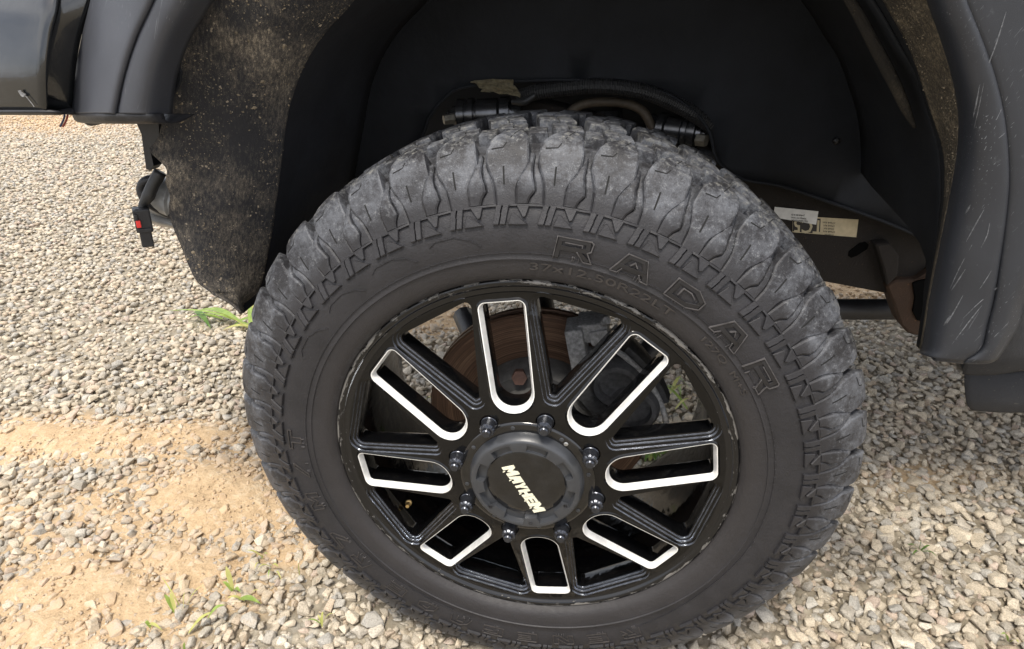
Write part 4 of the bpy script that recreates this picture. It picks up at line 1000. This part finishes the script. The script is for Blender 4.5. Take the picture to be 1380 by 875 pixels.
bm = bmesh.new(); add_tube(bm, [at(216, 232, .085), at(206, 250, .078), at(200, 264, .074), at(193, 275, .07), at(190, 282, .066)], [.009, .0085, .009, .006, .004], 12, 6)
new_obj('wiring_loom', from_bm('wiring_loom', bm), truck, (M['hose'],), True)
bm = bmesh.new(); add_tube(bm, [at(214, 240, .10), at(196, 244, .09), at(190, 256, .088), at(198, 272, .088), at(218, 284, .095), at(236, 292, .10)], .0065, 10, 6)
new_obj('vent_hose', from_bm('vent_hose', bm), truck, (M['black'],), True)
# hanging plug with its red clip
a = at(189, 280, .062); b = at(200, 332, .060); ax = (b-a).normalized(); q = ax.to_track_quat('-Z', 'Y').to_matrix()
bm = bmesh.new(); m_ = (a+b)/2; ln = (b-a).length
add_box(bm, a.lerp(b, .30), (.024, .022, ln*.58), q, .002); add_box(bm, a.lerp(b, .76), (.017, .016, ln*.46), q, .002); add_box(bm, a.lerp(b, .52), (.030, .018, ln*.10), q, .001); add_box(bm, a.lerp(b, .05), (.018, .018, ln*.1), q, .002)
add_box(bm, a.lerp(b, .2)+Vector((0, -.012, 0)), (.012, .004, ln*.22), q, .001)
pg = new_obj('hanging_plug', from_bm('hanging_plug', bm), truck, (M['black'],)); label(pg, 'black electrical plug hanging loose with a red clip')
bm = bmesh.new(); add_box(bm, a.lerp(b, .33)+Vector((.002, -.0125, 0)), (.015, .006, .010), q, .001); new_obj('red_clip', from_bm('red_clip', bm), pg, (M['red'],))
for m__, dx in ((M['redwire'], 4), (M['bluewire'], 0)):
    bm = bmesh.new(); add_tube(bm, [at(86+dx, 148, .03), at(87+dx, 156, .028), at(85+dx, 163, .026), at(81+dx*.9, 171, .024)], .0012, 6, 5)
    new_obj('loose_wire', from_bm('loose_wire', bm), truck, (m__,), True)
slab('tow_eye', [at(x, y, .06) for x, y in ((100, 157), (126, 161), (138, 163), (130, 169), (118, 171), (110, 166))], .03, truck, M['cast'], .003)
# ================================================================== GROUND
def gh(x, y):
    return (.010*np.sin(x*2.1+.4)*np.cos(y*1.7+.9)+.006*np.sin(x*5.3+y*3.1)+.004*np.sin(x*9.1-y*7.3+1.2))*np.clip(np.hypot(x-.05, (y-.12))/.5, .25, 1)
# sandy patches: (px, py, radius x, radius y, strength) unprojected on the ground
DIRT = [(90, 595, 150, 26, .9), (250, 590, 90, 18, .8), (300, 668, 105, 48, .95), (380, 640, 50, 50, .6), (180, 690, 120, 40, .45), (120, 800, 130, 55, .85), (60, 850, 110, 45, .8), (240, 760, 90, 40, .75), (30, 700, 80, 60, .35), (390, 735, 40, 30, .5),
        (1165, 392, 90, 14, 1.1), (60, 163, 130, 14, .7), (590, 430, 50, 22, .8), (1250, 640, 90, 26, .25), (330, 800, 60, 25, .4)]
blobs = []
for px, py, rx, ry, s in DIRT:
    c = atz(px, py); e1 = atz(px+rx, py)-c; e2 = atz(px, py-ry)-c
    A = np.array([[e1.x, e2.x], [e1.y, e2.y]]); blobs.append((np.array([c.x, c.y]), np.linalg.inv(A), s))
def dirt(x, y):
    x = np.asarray(x, float); y = np.asarray(y, float); v = np.zeros_like(x)
    for c, Ai, s in blobs:
        u = Ai[0, 0]*(x-c[0])+Ai[0, 1]*(y-c[1]); w = Ai[1, 0]*(x-c[0])+Ai[1, 1]*(y-c[1]); v = np.maximum(v, s*np.exp(-(u*u+w*w)*.8))
    return v
def gz(x, y): return gh(x, y)+.017*np.clip((dirt(x, y)-.35)*2.2, 0, 1)
def grid(nm, xs, ys, z0=0.):
    X, Y = np.meshgrid(xs, ys); Z = gz(X, Y)+z0+.0035*np.sin(X*31+Y*17)*np.sin(Y*37-X*11); n, m_ = X.shape
    vs = np.stack([X.ravel(), Y.ravel(), Z.ravel()], 1); idx = np.arange(n*m_).reshape(n, m_)
    fs = np.stack([idx[:-1, :-1].ravel(), idx[:-1, 1:].ravel(), idx[1:, 1:].ravel(), idx[1:, :-1].ravel()], 1)
    me = bpy.data.meshes.new(nm); me.from_pydata(vs.tolist(), [], fs.tolist()); return me, X.ravel(), Y.ravel()
def ground_mat():
    m, t, b = mat('sandy_ground'); p = pos(t); a = t.nodes.new('ShaderNodeAttribute'); a.attribute_name = 'dirt'
    n = noise_(t, p, 9, 6, .6); n2 = noise_(t, p, 160, 6, .75); n3 = noise_(t, p, 38, 5, .6)
    v = N(t, 'ShaderNodeTexVoronoi', Scale=40.); L(t, p, v.inputs['Vector'])
    sand = ramp(t, math_(t, 'ADD', math_(t, 'MULTIPLY', n3, .5), math_(t, 'MULTIPLY', n2, .5)), [(.34, (.38, .27, .16)), (.5, (.52, .375, .225)), (.64, (.60, .475, .32))])
    sep = t.nodes.new('ShaderNodeSeparateColor'); L(t, v.outputs['Color'], sep.inputs[0])
    st = ramp(t, sep.outputs[0], PAL, 'CONSTANT'); st = mixc(t, ramp(t, v.outputs['Distance'], [(.2, (0, 0, 0)), (.6, (.75, .75, .75))]), st, (.14, .12, .09))
    L(t, mixc(t, ramp(t, a.outputs['Fac'], [(.05, (0, 0, 0)), (.30, (1, 1, 1))]), mixc(t, .5, st, (.30, .255, .185)), sand), b.inputs['Base Color'])
    b.inputs['Roughness'].default_value = .95; b.inputs['Specular IOR Level'].default_value = .15
    h = math_(t, 'ADD', math_(t, 'MULTIPLY', n2, .35), math_(t, 'ADD', math_(t, 'MULTIPLY', n3, .8), math_(t, 'MULTIPLY', v.outputs['Distance'], -.35)))
    bump(t, b, h, .012); return m
M['ground'] = ground_mat(); M['stone'] = stone_mat('gravel_stone', False); M['stone_o'] = stone_mat('gravel_stone_single', True)
xs = np.concatenate([np.array([-200, -90, -45, -24, -14]), np.arange(-9, -2.2, .12), np.arange(-2.2, 2.2, .02), np.arange(2.2, 5, .15), np.array([5, 9, 16, 30, 60, 140, 220])])
ys = np.concatenate([np.array([-60, -20, -8, -4, -2]), np.arange(-1.4, 2.6, .02), np.arange(2.6, 9, .12), np.array([9, 12, 18, 30, 60, 120, 250])])
me, gx, gy = grid('ground', xs, ys)
at_ = me.attributes.new('dirt', 'FLOAT', 'POINT'); at_.data.foreach_set('value', dirt(gx, gy).astype(np.float32))
ground = new_obj('ground', me, None, (M['ground'],), True); ground['kind'] = 'structure'

# crushed stones: a few angular prototypes
def proto(nv, bev, seed):
    r = np.random.default_rng(seed); P = r.normal(size=(nv, 3)); P /= np.linalg.norm(P, axis=1)[:, None]; P = np.sign(P)*np.abs(P)**.72
    P *= r.uniform(.82, 1.05, (nv, 1)); P *= np.array([1, r.uniform(.66, .95), r.uniform(.48, .75)]); P /= 1.15
    bm = bmesh.new(); vs = [bm.verts.new(p) for p in P]; rr = bmesh.ops.convex_hull(bm, input=vs)
    bmesh.ops.delete(bm, geom=[v for v in bm.verts if not v.link_faces], context='VERTS')
    bmesh.ops.dissolve_limit(bm, angle_limit=rad(16), verts=bm.verts[:], edges=bm.edges[:])
    if bev: bmesh.ops.bevel(bm, geom=bm.edges[:], offset=bev, segments=2 if bev > .12 else 1, affect='EDGES', profile=.55)
    bmesh.ops.triangulate(bm, faces=bm.faces[:]); bm.verts.index_update()
    V = np.array([tuple(v.co) for v in bm.verts]); F = np.array([[v.index for v in f.verts] for f in bm.faces]); bm.free(); return V, F
NEAR = [proto(13, .05, 100+i) for i in range(24)]; FAR = [proto(11, 0, 300+i) for i in range(16)]
print('stone tris near', np.mean([len(f) for _, f in NEAR]), 'far', np.mean([len(f) for _, f in FAR]))
def scatter(x0, x1, y0, y1, step, jit, margin, dmin, dmax):
    X, Y = np.meshgrid(np.arange(x0, x1, step), np.arange(y0, y1, step*.866)); X[::2] += step/2
    X = X.ravel()+rng.normal(0, jit*step, X.size); Y = Y.ravel()+rng.normal(0, jit*step, Y.size)
    D = np.stack([X, Y, np.zeros_like(X)], 1)-CAM; z = D@FW; px = 690+FPX*(D@RT)/z; py = 437.5-FPX*(D@UP)/z; d = np.linalg.norm(D, axis=1)
    k = (z > .2) & (px > -margin) & (px < 1380+margin) & (py > -30) & (py < 875+margin) & (d >= dmin) & (d < dmax)
    return X[k], Y[k], px[k], py[k], d[k]
def quat_rot(n, tilt):
    yaw = rng.uniform(0, 2*PI, n); ax = rng.uniform(0, 2*PI, n); t = rng.normal(0, tilt, n); c, s = np.cos(yaw), np.sin(yaw)
    Rz = np.zeros((n, 3, 3)); Rz[:, 0, 0] = c; Rz[:, 0, 1] = -s; Rz[:, 1, 0] = s; Rz[:, 1, 1] = c; Rz[:, 2, 2] = 1
    kx, ky = np.cos(ax), np.sin(ax); ct, st = np.cos(t), np.sin(t); C = 1-ct; R = np.zeros((n, 3, 3))
    R[:, 0, 0] = ct+kx*kx*C; R[:, 0, 1] = kx*ky*C; R[:, 0, 2] = ky*st; R[:, 1, 0] = kx*ky*C; R[:, 1, 1] = ct+ky*ky*C; R[:, 1, 2] = -kx*st; R[:, 2, 0] = -ky*st; R[:, 2, 1] = kx*st; R[:, 2, 2] = ct
    return R@Rz
allV, allF, allL, singles = [], [], [], []; voff = 0
def place(X, Y, size, zoff, protos, tilt, keep_single=None, scl=(.85, 1.15)):
    global voff
    n = len(X); R = quat_rot(n, tilt); sc = size[:, None]*rng.uniform(scl[0], scl[1], (n, 3)); pid = rng.integers(0, len(protos), n)
    dv = dirt(X, Y); Z = gz(X, Y)+zoff
    look = np.stack([rng.uniform(0, 1, n), np.clip(dv*.78+.07*(X < -.3)+rng.normal(.04, .08, n), 0, 1), rng.uniform(0, 1, n)], 1)
    for k, (V, F) in enumerate(protos):
        sel = np.where(pid == k)[0]
        if keep_single is not None: 
            for i in sel[keep_single[sel]]: singles.append((k, (X[i], Y[i], Z[i]), R[i], sc[i], look[i]))
            sel = sel[~keep_single[sel]]
        if not len(sel): continue
        W_ = np.einsum('nij,nvj->nvi', R[sel], V[None]*sc[sel][:, None, :])+np.stack([X[sel], Y[sel], Z[sel]], 1)[:, None, :]
        m_, q = W_.shape[:2]; allV.append(W_.reshape(-1, 3)); allF.append((F[None]+(np.arange(m_)*q)[:, None, None]+voff).reshape(-1, 3)); voff += m_*q
        allL.append(np.repeat(look[sel], q, axis=0))
def thin(X, Y, *r):
    """sand swallows most stones in the sandy patches"""
    d = dirt(X, Y); k = (rng.uniform(0, 1, len(X)) > np.clip((d-.45)*1.3, 0, .50)) & ~((np.abs(X-.02) < .13) & (Y > .0) & (Y < .28))
    return [a[k] for a in (X, Y)+r]
# near, two full-size layers
X, Y, px, py, d = thin(*scatter(-3.2, 2.6, -.9, 2.6, .0205, .28, 260, 0, 2.75)); dd = dirt(X, Y)
size = rng.lognormal(math.log(.0128), .26, len(X)).clip(.0075, .022)
place(X, Y, size, rng.normal(.001, .003, len(X))-.0105*np.clip(dd*1.1, 0, 1), NEAR, .35)
X, Y, px, py, d = thin(*scatter(-3.0, 2.4, -.9, 2.4, .0285, .26, 220, 0, 2.5)); dd = dirt(X, Y)
size = rng.lognormal(math.log(.0150), .27, len(X)).clip(.009, .027)
occl = ((px-742)/415)**2+((py-520)/365)**2 < 1
inview = (px > 5) & (px < 1375) & (py > 5) & (py < 870) & ~occl & ((py > 455) | (px < 230)) & ~((px > 1235) & (py < 560))
score = np.where(inview, size/d, 0); order = np.argsort(-score); ks = np.zeros(len(X), bool); ks[order[:300]] = True
place(X, Y, size, rng.normal(.0085, .003, len(X))-.0155*np.clip(dd*1.1, 0, 1), NEAR, .30, ks)
# near, small filler stones between and below
X, Y, px, py, d = thin(*scatter(-2.4, 2.2, -.9, 1.6, .0172, .30, 200, 0, 2.2)); dd = dirt(X, Y)
place(X, Y, rng.uniform(.006, .0105, len(X)), rng.normal(-.001, .003, len(X))-.006*np.clip(dd, 0, 1), FAR, .6)
# grit on the sand
X, Y, px, py, d = scatter(-2.2, 1.2, -.6, 1.6, .016, .4, 100, 0, 2.2); k = (dirt(X, Y) > .25) & (rng.uniform(0, 1, len(X)) < .75); X, Y = X[k], Y[k]
place(X, Y, rng.uniform(.0018, .0055, len(X)), np.full(len(X), .0005), FAR, 1.)
# far layers
X, Y, px, py, d = thin(*scatter(-9, 4, .6, 8, .0240, .25, 160, 2.75, 5.0)); place(X, Y, rng.lognormal(math.log(.0150), .25, len(X)), rng.normal(.004, .004, len(X)), FAR, .35)
X, Y, px, py, d = thin(*scatter(-12, 4, 2, 9, .029, .25, 80, 5.0, 9.0)); place(X, Y, rng.lognormal(math.log(.0175), .2, len(X)), rng.normal(.004, .004, len(X)), FAR, .35)
V = np.concatenate(allV); F = np.concatenate(allF); Lk = np.concatenate(allL); print('gravel tris', len(F), 'verts', len(V))
me = bpy.data.meshes.new('gravel'); me.vertices.add(len(V)); me.vertices.foreach_set('co', V.astype(np.float32).ravel())
me.loops.add(len(F)*3); me.loops.foreach_set('vertex_index', F.astype(np.int32).ravel()); me.polygons.add(len(F)); me.polygons.foreach_set('loop_start', np.arange(0, len(F)*3, 3, dtype=np.int32))
me.update(calc_edges=True); ca = me.attributes.new('look', 'FLOAT_COLOR', 'POINT'); ca.data.foreach_set('color', np.concatenate([Lk, np.ones((len(Lk), 1))], 1).astype(np.float32).ravel())
o = new_obj('gravel', me, ground, (M['stone'],)); o['kind'] = 'stuff'
pm = []
for k, (V, F) in enumerate(NEAR):
    me = mesh('gravel_stone', V, F.tolist()); me.materials.append(M['stone_o']); pm.append(me)
for k, loc, R, sc, lk in singles:
    o = bpy.data.objects.new('gravel_stone', pm[k]); COL.objects.link(o); o.parent = ground
    o.matrix_local = Matrix.Translation(loc) @ Matrix(R.tolist()).to_4x4() @ Matrix.Diagonal((*[float(s) for s in sc], 1)); o.color = (*[float(x) for x in lk], 1)

# ================================================================== WEEDS
def leaf_mat(nm, c0, c1):
    m, t, b = mat(nm); p = pos(t); L(t, ramp(t, noise_(t, p, 60, 3), [(.35, c0), (.65, c1)]), b.inputs['Base Color']); b.inputs['Roughness'].default_value = .5
    tr = t.nodes.new('ShaderNodeBsdfTranslucent'); tr.inputs[0].default_value = (*c1, 1); ms = t.nodes.new('ShaderNodeMixShader'); ms.inputs[0].default_value = .35
    out = t.nodes['Material Output']; L(t, b.outputs[0], ms.inputs[1]); L(t, tr.outputs[0], ms.inputs[2]); L(t, ms.outputs[0], out.inputs[0]); return m
LG = leaf_mat('fresh_leaf', (.20, .31, .06), (.34, .45, .11)); LY = leaf_mat('yellow_green_leaf', (.42, .44, .12), (.56, .54, .20)); LD = leaf_mat('dark_leaf', (.07, .16, .025), (.14, .24, .05))
def blade(base, tip, width, m, par, lift=.02, fold=.25):
    base, tip = Vector(base), Vector(tip); n = 9; d = tip-base; side = d.cross(Vector((0, 0, 1))).normalized(); vs, fs = [], []
    for i in range(n+1):
        f = i/n; c = base.lerp(tip, f)+Vector((0, 0, lift*math.sin(PI*f*.9))); w = width*(math.sin(PI*min(1, .12+f*.88))**.7)*(1 if f < .5 else (1-(f-.5)*.9))
        nrm = Vector((0, 0, 1)); vs += [c-side*w+nrm*w*fold, c, c+side*w+nrm*w*fold]
    for i in range(n):
        for k in (0, 1): a = i*3+k; fs.append((a, a+1, a+4, a+3))
    me = mesh('leaf', [v for v in vs], fs); return new_obj('leaf', me, par, (m,), True)
def weed(name, lab, cat_, px, py, leaves, z=.012):
    c = atz(px, py, 0); c.z = float(gz(c.x, c.y)); e = bpy.data.objects.new(name, None); COL.objects.link(e); e.location = c; e['label'] = lab; e['category'] = cat_
    if 'grass' in cat_: e['group'] = 'grass sprouts coming up through the gravel'
    for (bx, by, bz), (tx, ty, tz), w, m in leaves:
        b = atz(bx, by, bz)-c; t = atz(tx, ty, tz)-c; blade(b, t, w*(.85 if 'broad' in name else .95), m, e, .008+.08*(t-b).length)
G_, Y_, D_ = LG, LY, LD
weed('broadleaf_weed', 'bright green trailing weed on the gravel under the torn flap', 'weed', 338, 438,
     [((345, 442, .02), (222, 424, .035), .0085, G_), ((300, 430, .03), (250, 432, .02), .012, G_), ((262, 420, .02), (285, 446, .02), .014, D_), ((270, 418, .03), (330, 440, .03), .018, G_), ((340, 446, .02), (285, 424, .04), .006, Y_), ((345, 442, .02), (300, 447, .02), .012, Y_), ((340, 455, .02), (338, 408, .05), .010, G_), ((338, 440, .03), (350, 405, .05), .012, Y_), ((315, 440, .02), (345, 430, .03), .012, G_)])
weed('grass_sprout', 'thin yellow-green grass sprout in the sand nearest the tyre', 'grass sprout', 352, 760, [((355, 752, .01), (332, 744, .03), .0022, Y_), ((352, 758, .01), (343, 770, .02), .0018, Y_), ((352, 754, .01), (362, 748, .03), .0022, G_)])
weed('grass_sprout', 'arching pale grass sprout left of the tyre among small stones', 'grass sprout', 372, 770, [((365, 764, .01), (348, 767, .02), .0022, Y_), ((365, 764, .01), (376, 766, .025), .0030, Y_), ((372, 770, .01), (380, 784, .02), .0020, Y_), ((366, 768, .01), (362, 780, .02), .0020, G_)])
weed('grass_sprout', 'upright two-leaf sprout beside a round grey stone', 'grass sprout', 312, 795, [((314, 795, .005), (305, 765, .055), .0050, Y_), ((313, 797, .005), (300, 786, .02), .0035, G_), ((314, 796, .005), (325, 800, .02), .0045, G_)])
weed('grass_sprout', 'flat wide green leaf lying right of a white stone', 'grass sprout', 332, 812, [((322, 808, .012), (352, 816, .02), .0065, G_), ((330, 810, .01), (306, 808, .02), .0030, Y_), ((336, 806, .01), (350, 797, .03), .0018, Y_)])
weed('grass_sprout', 'forked grass sprout on the sandy patch', 'grass sprout', 240, 820, [((236, 826, .005), (222, 803, .045), .0045, G_), ((238, 828, .005), (230, 800, .05), .0035, Y_), ((248, 826, .005), (250, 800, .05), .0028, Y_), ((250, 822, .005), (275, 790, .05), .0016, Y_), ((246, 824, .005), (217, 778, .06), .0014, Y_)])
weed('grass_sprout', 'long slanting yellow leaf with a green tip', 'grass sprout', 256, 852, [((254, 854, .006), (290, 826, .035), .0048, Y_), ((280, 834, .03), (304, 817, .05), .0050, G_)])
weed('grass_sprout', 'short yellow-tipped leaf between stones at the lower left', 'grass sprout', 212, 850, [((198, 842, .01), (220, 852, .015), .0035, Y_), ((203, 846, .01), (196, 840, .02), .0035, G_)])
weed('grass_sprout', 'single thin upright blade near the foot of the tyre', 'grass sprout', 404, 778, [((404, 778, .005), (403, 760, .045), .0022, Y_)])
weed('grass_sprout', 'small spiky sprout in the gravel below the tyre at the bottom', 'grass sprout', 434, 842, [((434, 845, .005), (436, 826, .035), .0035, Y_), ((434, 842, .006), (450, 828, .03), .0014, Y_), ((434, 842, .006), (414, 838, .02), .0018, G_), ((434, 843, .006), (428, 830, .02), .0016, Y_)])
weed('grass_sprout', 'green leaf tip poking up at the bottom edge', 'grass sprout', 250, 874, [((250, 880, .005), (249, 868, .03), .0040, G_)])
weed('grass_tuft', 'dull green grass tuft in the shaded gravel right of the tyre', 'grass tuft', 1238, 742, [((1236, 742, .006), (1222, 736, .02), .0025, D_), ((1238, 742, .006), (1240, 728, .035), .0025, D_), ((1240, 743, .006), (1254, 738, .02), .0028, D_), ((1240, 744, .006), (1262, 752, .015), .0022, D_), ((1238, 744, .006), (1228, 750, .012), .0022, D_)])
weed('grass_tuft', 'yellow-green sprout at the lower right corner', 'grass tuft', 1356, 862, [((1358, 864, .006), (1348, 856, .03), .0035, G_), ((1360, 866, .006), (1372, 868, .02), .0030, Y_)])
weed('grass_tuft', 'leafy green tuft seen through the right slot of the wheel', 'grass tuft', 895, 612, [((890+random.uniform(-22, 22), 612+random.uniform(-12, 14), .01), (890+random.uniform(-34, 34), 604+random.uniform(-22, 14), .05), .007, random.choice((G_, G_, Y_, D_))) for _ in range(22)])
weed('grass_tuft', 'sparse green sprouts seen through the upper right window of the wheel', 'grass tuft', 905, 528, [((905+random.uniform(-14, 26), 530+random.uniform(-14, 24), .01), (905+random.uniform(-18, 32), 524+random.uniform(-20, 20), .045), .006, random.choice((G_, Y_, G_))) for _ in range(8)])
weed('grass_tuft', 'tiny green sprout seen through the upper left slot of the wheel', 'grass tuft', 572, 540, [((570, 541, .01), (562, 538, .03), .004, G_), ((572, 541, .01), (582, 538, .03), .003, Y_)])
for o in list(bpy.data.objects):
    if o.name.startswith('lettering'): bpy.data.objects.remove(o)
